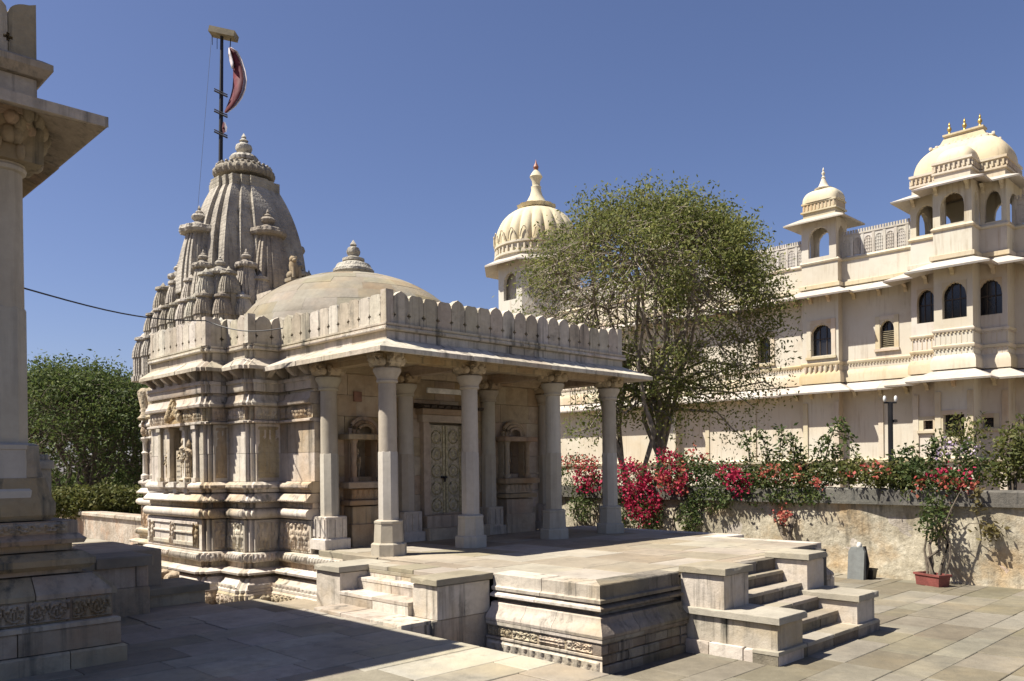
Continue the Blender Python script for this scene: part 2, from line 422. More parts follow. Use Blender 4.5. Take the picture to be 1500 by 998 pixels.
def spire_body(mb, c, a, z0, z1, top=.42, steps=12, power=2.1):
    rings = []
    for k in range(steps+1):
        t = k/steps; s = a*(1-(1-top)*t**power)
        rings.append([(c[0]+x, c[1]+y, z0+(z1-z0)*t) for x, y in spire_plan(s)])
    return mb.loft(rings)

# leaves ---------------------------------------------------------------------
def leaves(name, P, size, mname, parent, at, aspect=.45, droop=0., upbias=0.):
    P = np.asarray(P, float); n = len(P)
    d = RNG.normal(size=(n, 3)); d[:, 2] -= droop; d /= np.linalg.norm(d, axis=1)[:, None]
    nn = RNG.normal(size=(n, 3)); nn[:, 2] += upbias
    b = np.cross(d, nn); b /= np.linalg.norm(b, axis=1)[:, None]
    L = size*RNG.uniform(.6, 1.35, n)[:, None]
    q = np.cross(b, d)
    v = np.stack([P, P+d*L*.45+b*L*aspect*.5+q*L*.06, P+d*L, P+d*L*.45-b*L*aspect*.5+q*L*.06], 1).reshape(-1, 3) - np.array(at)
    me = bpy.data.meshes.new(name); me.vertices.add(4*n); me.vertices.foreach_set('co', v.ravel())
    me.loops.add(4*n); me.loops.foreach_set('vertex_index', np.arange(4*n, dtype=np.int32))
    me.polygons.add(n); me.polygons.foreach_set('loop_start', np.arange(0, 4*n, 4, dtype=np.int32)); me.polygons.foreach_set('loop_total', np.full(n, 4, dtype=np.int32))
    me.update(); me.validate(); me.materials.append(MATS[mname])
    return link(name, me, parent, at)
def limb(mb, a, b, r0, r1, wob=.08, n=5, sides=6):
    a = np.array(a, float); b = np.array(b, float); L = np.linalg.norm(b-a); pts = []; rad = []
    off = RNG.normal(size=(n+1, 3))*wob*L*.35; off[0] = 0; off[-1] = 0
    for i in range(n+1):
        t = i/n; p = a*(1-t)+b*t+off[i]*sin(pi*t); p[2] += sin(pi*t)*L*.05; pts.append(p); rad.append(r0*(1-t)+r1*t)
    mb.tube(pts, rad, sides); return pts

# ================================================================== SETTING: ground, pavement, courtyard
ZP, ZC, ZT = -.53, -.93, -.05        # near pavement, lower courtyard, terrace floor
g = MB(); g.add([(-900, -900, -1.2), (900, -900, -1.2), (900, 900, -1.2), (-900, 900, -1.2)], [(0, 1, 2, 3)])
tag(put(g, 'ground', 'earth'), kind='structure')
pv = MB(); pv.box(-14, -1.70, -16, .60, -1.19, ZP-.02); pv.box(-14, -2.32, .60, 14, -1.19, ZP-.025)
PAVE = tag(put(pv, 'pavement', 'mortar', None, (-5, -4, ZP-.02)), kind='structure')
cy = MB(); cy.box(-1.699, 9.2, -16, 30, -1.18, ZC-.018)
YARD = tag(put(cy, 'courtyard', 'mortar', None, (3, -6, ZC-.018)), kind='structure')
def seen(x0, x1, y0, y1, z, m=60):
    us = []
    for x in (x0, x1):
        for y in (y0, y1):
            if (np.array([x, y, z])-CAM)@FW < 1.5: continue
            us.append(proj((x, y, z)))
    if not us: return False
    return max(u for u, v, w in us) > -m and min(u for u, v, w in us) < 1500+m and min(v for u, v, w in us) < 998+m
def paving(x0, x1, y0, y1, z, parent, mname, along='x', roww=(.42, .7), slen=(.7, 1.5), thick=.06, gap=.010, zj=.004, name='slab', hole=None, c=.006):
    a0, a1, b0, b1 = (y0, y1, x0, x1) if along == 'x' else (x0, x1, y0, y1)
    a = a0
    while a < a1-.02:
        w = random.uniform(*roww)
        if a1-a-w < roww[0]*.6: w = a1-a
        b = b0-random.uniform(0, .4)
        while b < b1-.02:
            L = random.uniform(*slen)
            if b1-b-L < slen[0]*.5: L = b1-b
            bb0, bb1 = max(b, b0), b+L
            X0, X1, Y0, Y1 = (bb0, bb1, a, a+w) if along == 'x' else (a, a+w, bb0, bb1)
            b += L
            if X1-X0 < .1 or Y1-Y0 < .1 or not seen(X0, X1, Y0, Y1, z): continue
            if hole and hole((X0+X1)/2, (Y0+Y1)/2): continue
            m = MB(); dz = jit(zj); t1, t2 = jit(.004), jit(.004)
            m.box(X0+gap/2, X1-gap/2, Y0+gap/2, Y1-gap/2, z-thick, z, c)
            cx, cyy = (X0+X1)/2, (Y0+Y1)/2
            m.v = [(x, y, zz+dz+(t1*(x-cx)+t2*(y-cyy) if zz > z-thick+.001 else 0)) for x, y, zz in m.v]
            put(m, name, mname, parent, (cx, cyy, z-thick))
        a += w
paving(-8.5, -1.69, -9.0, .60, ZP, PAVE, 'stone_pave', 'x', (.34, .62), (.5, 1.25), .04)
paving(-8.5, -2.32, .60, 5.0, ZP, PAVE, 'stone_pave', 'x', (.5, .8), (.8, 1.7), .04)
paving(-1.69, 8.6, -9.0, -3.7, ZC, YARD, 'stone_yard', 'x', (.32, .62), (.5, 1.3), .04, gap=.006, hole=lambda x, y: x < 5.6 and y > -4.3)
paving(5.6, 8.6, -3.7, 3.5, ZC, YARD, 'stone_yard', 'y', (.5, .8), (.8, 1.8), .04)

# ================================================================== TERRACE with stairs
TER = thing('temple_terrace', (2.5, -2., ZC), 'pale stone terrace with moulded sides and stepped stairs before the columned porch', 'terrace')
c = MB(); c.box(-.2, 5.3, -3.95, 1.7, -1.1, -.13); c.box(5.2, 5.9, -1.95, 1.7, -1.1, -.13); c.box(.9, 3.75, -4.1, -3.8, -1.1, -.13); c.box(3.6, 5.3, -3.72, -3.4, -1.1, -.13)
put(c, 'core', 'mortar', TER)
tp = [(-.41, -2.58), (-.41, -4.17), (1.02, -4.17)]
tr = [(3.68, -3.78), (5.5, -3.78), (5.5, -2.1), (6.1, -2.1), (6.1, 1.6)]
prof_slab = [(-.06, -.245), (.025, -.24), (.03, -.205), (.0, -.19), (-.004, -.165), (-.004, -.06), (-.012, ZT)]
prof_lip = [(-.02, -.335), (.03, -.315), (.055, -.31), (.055, -.285), (-.02, -.25)]
prof_cyma = [(.13, -.575), (.135, -.545), (.12, -.51), (.07, -.46), (.045, -.42), (.04, -.385), (.02, -.375)]
prof_fil = [(.10, -.635), (.10, -.62), (.125, -.615), (.125, -.58)]
prof_band = [(.095, -.745), (.095, -.64)]
prof_led = [(.11, -.78), (.13, -.775), (.13, -.755), (.10, -.75)]
prof_foot = [(.125, -1.0), (.115, -.785)]
for path, wl in ((tp, 0), (tr, 1)):
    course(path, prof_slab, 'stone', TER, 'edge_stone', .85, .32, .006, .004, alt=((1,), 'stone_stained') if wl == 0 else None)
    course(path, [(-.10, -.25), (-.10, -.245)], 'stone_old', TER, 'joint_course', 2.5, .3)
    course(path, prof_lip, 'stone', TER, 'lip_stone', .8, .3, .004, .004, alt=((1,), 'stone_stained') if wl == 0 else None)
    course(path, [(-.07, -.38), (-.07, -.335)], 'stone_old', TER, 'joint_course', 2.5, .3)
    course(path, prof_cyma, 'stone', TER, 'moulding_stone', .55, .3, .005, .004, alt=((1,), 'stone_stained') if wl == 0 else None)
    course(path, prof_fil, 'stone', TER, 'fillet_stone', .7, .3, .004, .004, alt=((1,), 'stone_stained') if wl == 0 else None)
    if wl == 0:
        course(path, prof_band, 'stone_carved', TER, 'band_stone', .42, .3, .004, .003, skip=(1,))
        course(path, prof_led, 'stone', TER, 'ledge_stone', .6, .3, .004, .004, skip=(1,))
        course(path, prof_foot, 'stone', TER, 'foot_stone', .6, .3, .006, .004, skip=(1,))
        P, d, L, k0, k1 = path_sides(path)[0]
        for q in range(4):
            put(relief(P, d, .02+q*L/4, (q+1)*L/4-.01, -.742, -.643, .095, [f_figures(.1, .028, q), f_scroll(.16, .024), f_diaper(.07, .024), f_scroll(.12, .022)][q], .012),
                'carving', 'stone_carved', TER, (P[0], P[1]-(q+.5)*L/4, -.7), 40)
        put(relief(P, d, .02, L+.08, -.97, -.80, .12, f_petal(.13, .022), .02), 'carving', 'stone', TER, (P[0], P[1]-L/2, -.9), 40)
        # front face: rows of rough blocks
        P, d, L, k0, k1 = path_sides(path)[1]
        for r, (za, zb, sl_) in enumerate([(-.745, -.64, .17), (-.85, -.75, .2), (-1.0, -.856, .5)]):
            s = -.11
            while s < L-.02:
                w = min(sl_*random.uniform(.7, 1.5), L-s)
                m = MB(); oo = .095+.012*(r == 2)+jit(.012)
                stone_piece(m, P, d, s+.004, s+w-.004, [(oo-.012, za), (oo, za+.012), (oo+jit(.005), zb-.014), (oo-.014, zb)], 0, 0, .3)
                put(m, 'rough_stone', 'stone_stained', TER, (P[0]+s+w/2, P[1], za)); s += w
    else:
        course(path, [(.1, -1.0), (.1, -.64)], 'stone', TER, 'foot_stone', .7, .3, .006, .004)
# floor slabs
paving(-.10, 5.2, -3.86, 1.62, ZT, TER, 'stone_floor', 'y', (.62, .95), (.7, 1.35), .05, name='floor_slab', zj=.002)
paving(5.2, 5.8, -1.8, 1.62, ZT, TER, 'stone_floor', 'y', (.5, .6), (.7, 1.3), .05, name='floor_slab', zj=.002)
paving(-.33, -.10, -.16, 1.40, ZT-.001, TER, 'stone_floor', 'x', (.5, .9), (.3, .31), .092, name='floor_slab', zj=.001)
paving(-.41, -.10, -2.58, -.16, ZT-.001, TER, 'stone_floor', 'x', (.5, .9), (.3, .31), .05, name='floor_slab', zj=.002)
paving(-.87, -.41, -2.12, -.72, ZT, TER, 'stone_floor', 'x', (.42, .6), (.45, .46), .05, name='floor_slab', zj=.002)
paving(1.02, 3.68, -4.18, -3.86, ZT, TER, 'stone_floor', 'y', (.6, .9), (.31, .32), .05, name='floor_slab', zj=.002)

def steps_box(x0, x1, y0, y1, z0, z1, n, ax, name='step', mname='stone', tread=True, tm='stone_floor'):
    for q in range(n):
        m = MB()
        if ax == 'x': a, b = x0+(x1-x0)*q/n+.003, x0+(x1-x0)*(q+1)/n-.003; bx = (a, b, y0, y1)
        else: a, b = y0+(y1-y0)*q/n+.003, y0+(y1-y0)*(q+1)/n-.003; bx = (x0, x1, a, b)
        p = ((bx[0]+bx[1])/2, (bx[2]+bx[3])/2, z0); dzz = jit(.003)
        if tread:
            m.box(bx[0]+.006, bx[1]-.002, bx[2]+.008, bx[3], z0, z1-.04+dzz); o = put(m, name, mname, TER, p)
            t = MB(); t.wbox(bx[0]-.001, bx[1]+.001, bx[2]-.004, bx[3], z1-.041+dzz, z1+dzz, .012); put(t, 'tread', tm, o, (p[0], p[1], z1))
        else:
            m.wbox(*bx, z0, z1+dzz, .014); put(m, name, mname, TER, p)
# front stair: six risers, falling towards -Y
ny = [-4.17, -4.41, -4.65, -4.89, -5.13, -5.39]
RZ = (ZT-ZC)/6
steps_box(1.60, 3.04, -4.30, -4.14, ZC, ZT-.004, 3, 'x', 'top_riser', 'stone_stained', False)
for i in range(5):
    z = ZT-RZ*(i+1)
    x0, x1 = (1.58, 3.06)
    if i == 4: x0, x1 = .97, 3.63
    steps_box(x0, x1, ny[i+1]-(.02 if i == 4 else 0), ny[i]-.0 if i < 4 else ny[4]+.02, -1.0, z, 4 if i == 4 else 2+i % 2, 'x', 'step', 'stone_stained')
def flank(x0, x1, y0, y1, zb, zt, cap=.075, over=.04, nb=1, ax='y'):
    m = MB(); m.wbox(x0-over, x1+over, y0-over, y1+over*0, zt-cap, zt, .016)
    fb = None
    for q in range(nb):
        b = MB()
        a0, a1 = y0+(y1-y0)*q/nb, y0+(y1-y0)*(q+1)/nb
        if ax == 'y': b.wbox(x0, x1, a0+.002, a1-.002, zb, zt-cap-.012, .010); p = ((x0+x1)/2, (a0+a1)/2, zb)
        else:
            a0, a1 = x0+(x1-x0)*q/nb, x0+(x1-x0)*(q+1)/nb; b.wbox(a0+.002, a1-.002, y0, y1, zb, zt-cap-.012, .010); p = ((a0+a1)/2, (y0+y1)/2, zb)
        o = put(b, 'flank_block', 'stone', TER, p); fb = fb or o
    put(m, 'cap_stone', 'stone_floor', TER, ((x0+x1)/2, (y0+y1)/2, zt))
for xa, xb in ((1.06, 1.59), (3.05, 3.53)):
    flank(xa, xb, -4.73, -4.16, -.44, .03, nb=1)
    flank(xa-.02, xb+.02, -5.37, -4.16, ZC+.14, -.43, nb=2)
m = MB()
for q in range(3):
    b = MB(); a0, a1 = -5.41+q*.42, -5.41+(q+1)*.42; b.wbox(.985, 1.55, a0+.003, a1-.003, -1.0, ZC+.138, .012); put(b, 'foot_stone', 'stone', TER, (1.2, (a0+a1)/2, -1))
# side stair on the left, falling towards -X
lx = [-.87, -1.02, -1.30, -1.70]
for i in range(3):
    z = ZT-.147*(i+1)
    if i < 2: steps_box(lx[i+1], lx[i]+.01, -2.12, -.72, -1.0, z, 2, 'y', 'step', 'stone', True, 'stone')
    else: steps_box(lx[3]+.0, lx[2]+.01, -2.52, -.78, -1.0, z, 3, 'y', 'landing_slab', 'stone', True, 'stone')
steps_box(-.87, -.5, -2.12, -.72, -1.0, ZT-.055, 2, 'y', 'top_riser')
flank(-1.24, -.45, -2.56, -2.13, -.495, ZT+.004, .07, .03, 2, 'x')
m = MB(); m.box(-1.30, -.47, -2.55, -2.14, -1.0, -.50, .01); put(m, 'flank_base', 'stone_old', TER, (-.9, -2.35, -1))
flank(-1.28, -.5, -.71, -.16, -.62, ZT+.004, .07, .03, 1, 'x')
m = MB(); m.wbox(-1.50, -1.04, -.755, .55, -1.0, -.60, .014); put(m, 'landing_slab', 'stone_floor', TER, (-1.3, 0, -1))
# far side stair on the right, falling towards +X
for i in range(4):
    z = ZT-.176*(i+1); m = MB(); m.box(5.6+i*.33-.3, 5.6+(i+1)*.33, -3.35, -2.15, -1.0, z, .012); put(m, 'step', 'stone', TER, (5.7+i*.33, -2.7, -1))

# ================================================================== TEMPLE
TEM = thing('stone_temple', (2.5, 4.5, ZC), 'carved sandstone temple with columned porch, low dome and ribbed tower', 'temple')
core = MB()
core.box(-.05, 5.05, 1.90, 7.3, -1.1, 3.12); core.box(-.55, 5.55, 2.95, 6.4, -1.1, 3.10); core.box(-.90, 5.9, 3.68, 5.55, -1.1, 3.08)
core.box(.75, 4.3, 7.0, 10.15, -1.1, 3.7); core.box(1.0, 4.0, 7.4, 10.1, 3.0, 4.2)
put(core, 'core', 'stone', TEM)
LP = [(-1.07, 5.72)] + notch(-1.07, 3.46) + [(-.70, 3.46)] + notch(-.70, 2.74) + [(-.15, 2.74)]
wallp = LP + [(-.15, 1.70)]
plinp = LP + [(-.15, -.17)]
parp = LP + [(-.15, -.20), (5.15, -.20), (5.15, 2.74), (5.7, 2.74)]
vimp = [(.95, 10.75), (.95, 10.25), (.55, 10.25), (.55, 8.0)] + [(.75, 8.0), (.75, 7.4), (1.0, 7.4), (1.0, 6.6)]
NS3 = 0   # the long -X side of the side bay
# plinth courses
P_base = [(.43, -1.1), (.44, -.94), (.43, -.75), (.40, -.72)]
P_cyma = [(.40, -.715), (.40, -.68), (.34, -.62), (.26, -.57), (.23, -.53), (.20, -.52)]
P_rec1 = [(.14, -.52), (.14, -.48)]
P_lip = [(.18, -.475), (.29, -.465), (.30, -.43), (.22, -.395), (.16, -.385)]
P_rec2 = [(.11, -.385), (.11, -.29)]
P_dent = [(.15, -.29), (.17, -.28), (.17, -.15), (.13, -.14)]
for pth, mm in ((plinp, 'stone'), (vimp, 'stone')):
    course(pth, P_base, 'stone_carved', TEM, 'base_stone', .6, .3, .005, .004)
    course(pth, P_cyma, mm, TEM, 'moulding_stone', .7, .3, .005, .004)
    course(pth, P_rec1, 'stone_carved', TEM, 'recess_stone', 1.2, .3)
    course(pth, P_lip, mm, TEM, 'lip_stone', .8, .3, .004, .004)
    course(pth, P_rec2, 'stone_carved', TEM, 'recess_stone', 1.2, .3)
    course(pth, P_dent, 'stone', TEM, 'dentil_stone', .8, .3, .004, .003)
W_fig = [(.07, -.135), (.08, -.12), (.08, .37), (.06, .385)]
W_tor = [(.05, .395)] + [(.085+.085*cos(a), .475+.08*sin(a)) for a in [-pi/2+pi*k/7 for k in range(8)]] + [(.05, .56)]
W_rec = [(.04, .565), (.04, .65)]
W_orn = [(.06, .655), (.15, .66), (.16, .69), (.09, .77), (.05, .80)]
W_mou = [(.04, .81), (.07, .82), (.075, .86), (.12, .89), (.125, .935), (.05, .985)]
W_a = [(0, .99), (0, 1.44)]
W_b = [(0, 1.445), (0, 1.92)]
W_led = [(.02, 1.925), (.075, 1.935), (.075, 1.965), (.02, 1.98)]
W_fri = [(.025, 1.985), (.025, 2.19)]
W_cor = [(.03, 2.195), (.10, 2.21), (.11, 2.25), (.07, 2.30), (.05, 2.38)]
W_gro = [(.0, 2.385), (.0, 2.43)]
W_bnd = [(.05, 2.435), (.06, 2.46), (.06, 2.56), (.085, 2.57), (.085, 2.62), (.03, 2.63)]
W_top = [(.0, 2.635), (.0, 2.95)]
for pth in (wallp, vimp):
    vs = pth is vimp
    course(pth, W_fig, 'stone', TEM, 'panel_stone', .6, .25, .004, .003)
    course(pth, W_tor, 'stone', TEM, 'torus_stone', .9, .25, .005, .003)
    course(pth, W_rec, 'stone_carved', TEM, 'recess_stone', 1.2, .25)
    course(pth, W_orn, 'stone', TEM, 'ornament_stone', .6, .25, .004, .003)
    course(pth, W_mou, 'stone', TEM, 'moulding_stone', .7, .25, .004, .003)
    sk = () if vs else (0,)
    course(pth, W_a, 'stone', TEM, 'wall_stone', .7, .25, .004, .004, skip=sk)
    course(pth, W_b, 'stone', TEM, 'wall_stone', .8, .25, .004, .004, skip=sk)
    course(pth, W_led, 'stone', TEM, 'ledge_stone', .8, .25, .004, .003)
    course(pth, W_fri, 'stone_carved', TEM, 'frieze_stone', .6, .25, .004, .003)
    course(pth, W_cor, 'stone', TEM, 'cornice_stone', .8, .25, .004, .003)
    course(pth, W_gro, 'stone_carved', TEM, 'recess_stone', 1.5, .25)
    course(pth, W_bnd, 'stone', TEM, 'band_stone', .8, .25, .004, .003)
    course(pth, W_top, 'stone', TEM, 'wall_stone', 1.2, .25)
# reliefs along the lit sides
def carve_sides(pth, minlen, z0, z1, o, fns, name='carving', res=.024, ext=0., mname='stone_carved', skip=(), inset=.03):
    for i, (P, d, L, k0, k1) in enumerate(path_sides(pth)):
        if L < minlen or i in skip: continue
        a, b = -k0*o+inset, L+k1*o-inset
        n = max(1, round((b-a)/1.0))
        for q in range(n):
            s0, s1 = a+(b-a)*q/n+.004, a+(b-a)*(q+1)/n-.004
            put(relief(P, d, s0, s1, z0, z1, o, fns(i, q), res), name, mname, TEM, (P[0]+d[0]*(s0+s1)/2, P[1]+d[1]*(s0+s1)/2, z0), 45)
for pth in (plinp, vimp):
    carve_sides(pth, .05, -.275, -.155, .17, lambda i, q: f_dentil(.08, .045), 'dentil_row', .016, inset=0.004, mname='stone')
    carve_sides(pth, .25, -.93, -.76, .435, lambda i, q: f_lumps(.26, .05, i+q) if i % 2 else f_figures(.14, .04, i+q), 'carving', .02)
    carve_sides(pth, .25, -.70, -.60, .385, lambda i, q: f_petal(.11, .012), 'petal_row', .02, mname='stone', inset=.01)
for pth in (wallp, vimp):
    carve_sides(pth, .2, -.10, .34, .08, lambda i, q: f_figures(.2, .04, i*3+q), 'carving', .02, skip=(0,) if pth is wallp else ())
    carve_sides(pth, .2, 2.0, 2.18, .025, lambda i, q: f_figures(.13, .03, i*5+q+2), 'carving', .018)
    carve_sides(pth, .05, .664, .70, .155, lambda i, q: f_dentil(.06, .025), 'bead_row', .012, inset=.004, mname='stone')
    carve_sides(pth, .05, .885, .93, .12, lambda i, q: f_dentil(.05, .012), 'bead_row', .012, inset=.004, mname='stone')
    carve_sides(pth, .05, .99, 1.9, .0, lambda i, q: (lambda s, t: .0), 'facing', .3) if False else None
# shaded -Y faces of the side bay have tall figure panels
for i, (P, d, L, k0, k1) in enumerate(path_sides(wallp)):
    if abs(d[0]-1) < .01 and L > .15:
        put(relief(P, d, .03, L-.03, 1.05, 1.88, 0, f_figures(.2, .03, i), .03), 'carving', 'stone_carved', TEM, (P[0]+L/2, P[1], 1.05), 45)
for ys in (5.5, 4.62, 3.7):
    put(relief((-1.07, 5.72), (0, -1), 5.72-ys-.09, 5.72-ys+.09, -.08, .33, .085, f_figures(.18, .05, int(ys*10)), .016), 'carving', 'stone_carved', TEM, (-1.15, ys, 0), 45)
for (za, zb) in ((-.06, .0), (.14, .17), (.29, .34)):
    put(MB().box(-1.175, -1.10, 3.62, 5.70, za, zb, .008), 'fillet', 'stone', TEM, (-1.15, 4.6, za))
# vimana: slender engaged colonnettes and stacked figures on its corners
for (x, y) in ((.55, 8.4), (.55, 9.0), (.55, 9.6), (.55, 10.1), (.75, 7.7), (.95, 10.6)):
    m = MB(); m.lathe([(.10, 1.0), (.10, 1.08), (.06, 1.12), (.055, 1.55), (.09, 1.6), (.05, 1.64), (.055, 1.85), (.11, 1.92)], 10, (x-.06, y, 0)); put(m, 'colonnette', 'stone', TEM, (x-.06, y, 1), 40)
    for z0_ in (1.98, 2.66):
        m = MB(); m.blob((x-.07, y, z0_+.12), (.09, .09, .13)); m.blob((x-.09, y, z0_+.28), (.06, .06, .07)); m.blob((x-.04, y-.1, z0_+.1), (.05, .05, .12)); m.blob((x-.04, y+.1, z0_+.12), (.05, .05, .12))
        put(m, 'figure_cluster', 'stone_carved', TEM, (x-.07, y, z0_), 60)
    m = MB(); m.lathe([(.16, 2.36), (.2, 2.4), (.13, 2.47), (.10, 2.55), (.19, 3.0), (.17, 3.04), (.1, 3.1)], 12, (x-.03, y, 0)); put(m, 'bracket_shrine', 'stone_carved', TEM, (x-.03, y, 2.3), 40)
# niche wall of the long bay side (normal -X), sculpted figures
P, d, L, _, _ = path_sides(wallp)[0]
X3 = -1.07
ya, yb = 4.18, 4.92
for (y0, y1) in ((3.58+0.002, ya), (yb, 5.72)):
    for (z0, z1) in ((.99, 1.44), (1.445, 1.92)):
        m = MB(); m.box(X3+jit(.003), X3+.25, y0+.002, y1-.002, z0, z1); put(m, 'wall_stone', 'stone', TEM, (X3, (y0+y1)/2, z0))
m = MB(); m.box(X3+.24, X3+.30, ya-.02, yb+.02, .98, 1.95); put(m, 'niche_back', 'stone_porch', TEM, (X3+.2, 4.55, 1))
for y in (ya+.06, yb-.06, 5.25, 3.82):
    m = MB(); m.box(X3-.05, X3+.02, y-.055, y+.055, 1.0, 1.86); m.box(X3-.075, X3+.02, y-.08, y+.08, 1.86, 1.92); m.box(X3-.07, X3+.02, y-.075, y+.075, .99, 1.06)
    put(m, 'pilaster_strip', 'stone', TEM, (X3, y, 1))
def statue(x, y, z, h, face=-1, name='statue', parent=TEM):
    m = MB(); s = h
    m.lathe([(.11*s, 0), (.13*s, .03*s), (.1*s, .06*s)], 10, (x, y, z))
    for k, sg in ((0, -1), (1, 1)):
        m.tube([(x, y+sg*.055*s, z+.05*s), (x-.01, y+sg*.06*s+.01*s*k, z+.28*s), (x, y+sg*.05*s, z+.5*s)], [.04*s, .048*s, .07*s], 7)
        m.tube([(x, y+sg*.12*s, z+.78*s), (x-.03*s, y+sg*.19*s, z+.63*s), (x-.09*s, y+sg*(.15 if k else .2)*s, z+(.52 if k else .74)*s)], [.045*s, .036*s, .03*s], 6)
    m.lathe([(.09*s, .46*s), (.12*s, .52*s), (.075*s, .64*s), (.115*s, .77*s), (.06*s, .82*s), (.04*s, .85*s)], 10, (x, y, z))
    m.blob((x-.01*s, y, z+.91*s), (.062*s, .058*s, .075*s), 9, 6); m.lathe([(.07*s, .94*s), (.055*s, 1.0*s), (.02*s, 1.08*s)], 8, (x, y, z))
    return put(m, name, 'stone_carved', parent, (x, y, z), 60)
statue(X3-.03, 4.06, 1.03, .62); statue(X3+.02, 5.02, 1.0, .55); statue(X3-.02, 4.28, 1.0, .72)
m = MB(); m.box(X3-.02, X3+.14, 4.42, 4.60, .99, 1.52)
put(m, 'pierced_block', 'stone', TEM, (X3, 4.5, 1))
for r in range(5):
    for q in range(3):
        m = MB(); m.box(X3-.024, X3-.018, 4.45+q*.05, 4.47+q*.05, 1.06+r*.09, 1.09+r*.09); put(m, 'hole', 'mortar', TEM, (X3-.02, 4.5, 1.06+r*.09))  # dark plates on the solid block, painting in the shade of pierced holes
m = MB()
for k in range(9):
    t = k/8-.5
    m.blob((X3-.09, 4.55+t*.5, 2.03+.30*(1-abs(t)*1.7)), (.05, .05, .09), 7, 5); m.blob((X3-.06, 4.55+t*.36, 2.02+.14*(1-abs(t))), (.05, .045, .07), 7, 5)
m.prism([(X3-.06, 4.25), (X3+.0, 4.25), (X3+.0, 4.85), (X3-.06, 4.85)], 1.93, 2.05)
put(m, 'pediment', 'stone_carved', TEM, (X3, 4.55, 1.95), 60)
m = MB(); m.box(X3-.16, X3+.02, 4.1, 5.0, 1.925, 1.965); put(m, 'niche_hood', 'stone', TEM, (X3, 4.55, 1.93))
for y in (4.06, 4.5, 4.95):
    m = MB(); m.prism([(X3-.16, y-.11), (X3+.0, y-.15), (X3+.0, y+.15), (X3-.16, y+.11)], .90, .985); m.prism([(X3-.10, y-.07), (X3+.0, y-.1), (X3+.0, y+.1), (X3-.10, y+.07)], .80, .90); put(m, 'console', 'stone', TEM, (X3, y, .8))
# elephant row at the foot
m = relief((X3, 5.72), (0, -1), .15, 2.1, -.72, -.44, .40, f_lumps(.42, .16, 9), .03); put(m, 'elephant_row', 'stone_carved', TEM, (X3-.4, 4.6, -.7), 50)

# eaves, parapet, merlons
course(LP, [(.0, 2.87), (.20, 2.77), (.21, 2.775), (.21, 2.83), (.0, 2.975)], 'stone_roof', TEM, 'eave_slab', .62, .15, .006, .006, smooth=None)
course([(-.15, 2.60), (-.15, -.20), (5.15, -.20), (5.15, 2.74), (5.7, 2.74)], [(.0, 2.89), (.38, 2.735), (.39, 2.74), (.39, 2.805), (.0, 2.985)], 'stone_roof', TEM, 'eave_slab', .62, .15, .006, .008, smooth=None)
for i, (P, d, L, k0, k1) in enumerate(path_sides(parp)):
    if L < .3 or i >= len(parp)-3: continue
    n = max(1, round(L/.38))
    if i == len(parp)-5 or (d[1] < -.9 and P[1] < 2.8):   # free porch side: brackets only near the wall
        pass
    for q in range(n):
        s = (q+.5)*L/n; x, y = P[0]+d[0]*s, P[1]+d[1]*s
        if y < 1.6: continue
        nx, ny_ = d[1], -d[0]; m = MB()
        m.loft([[(x+nx*o+d[0]*w, y+ny_*o+d[1]*w, z) for o, z in ((-.02, 2.64), (.05, 2.66), (.16, 2.74), (.2, 2.80), (.2, 2.82), (-.02, 2.88))] for w in (-.045, .045)])
        put(m, 'bracket', 'stone', TEM, (x, y, 2.64))
course(parp, [(.0, 2.95), (.0, 3.095)], 'stone_roof', TEM, 'parapet_stone', .8, .2, .005, .004)
course(parp, [(.02, 3.10), (.05, 3.115), (.055, 3.15), (.03, 3.165), (.045, 3.18), (.045, 3.205)], 'stone_roof', TEM, 'lip_stone', .9, .2, .005, .003)
carve_sides([p for p in parp], .3, 3.105, 3.145, .05, lambda i, q: f_dentil(.04, .012), 'bead_row', .012, mname='stone', inset=.01)
def merlon_mesh(w, thick=.13, h=.47, mname='stone_roof', k=1.):
    hc, a, b, g_ = .125*k, .036*k, .013*k, .004
    R = w/2; r = [(R-g_, 0), (R-g_, hc-a-.04*k), (R-g_, hc-a), (R-b, hc-a), (R-b, hc-b), (R-a, hc-b), (R-a, hc+b), (R-b, hc+b), (R-b, hc+a), (R-g_, hc+a), (R-g_, .325*k)]
    for q in range(1, 8):
        t = q/8; r.append(((R-g_)*cos(t*pi/2)**.85, .325*k+(h-.325*k-.02*k)*sin(t*pi/2)))
    tip = h-(random.choice((0, 0, 0, .03, .05))*k)
    def wj(p, i): return (p[0]+(jit(.005*k) if i > 10 else 0), min(p[1], tip)+(jit(.005*k) if i > 10 else 0))
    pts = [wj(p, i) for i, p in enumerate(r)]+[(jit(.01), tip)]+[(-p[0], p[1]) for p in [wj(q, i) for i, q in enumerate(r)][::-1]]
    m = MB(); m.loft([[(x, 0, z) for x, z in pts], [(x, thick, z) for x, z in pts]])
    me = m.mesh('merlon', mname)
    mh = MB(); ph_ = [(0, 0)]+r+[(0, h)]; mh.loft([[(x, 0, z) for x, z in ph_], [(x, thick, z) for x, z in ph_]])
    return me, mh.mesh('half_merlon', mname)
MERL = {}
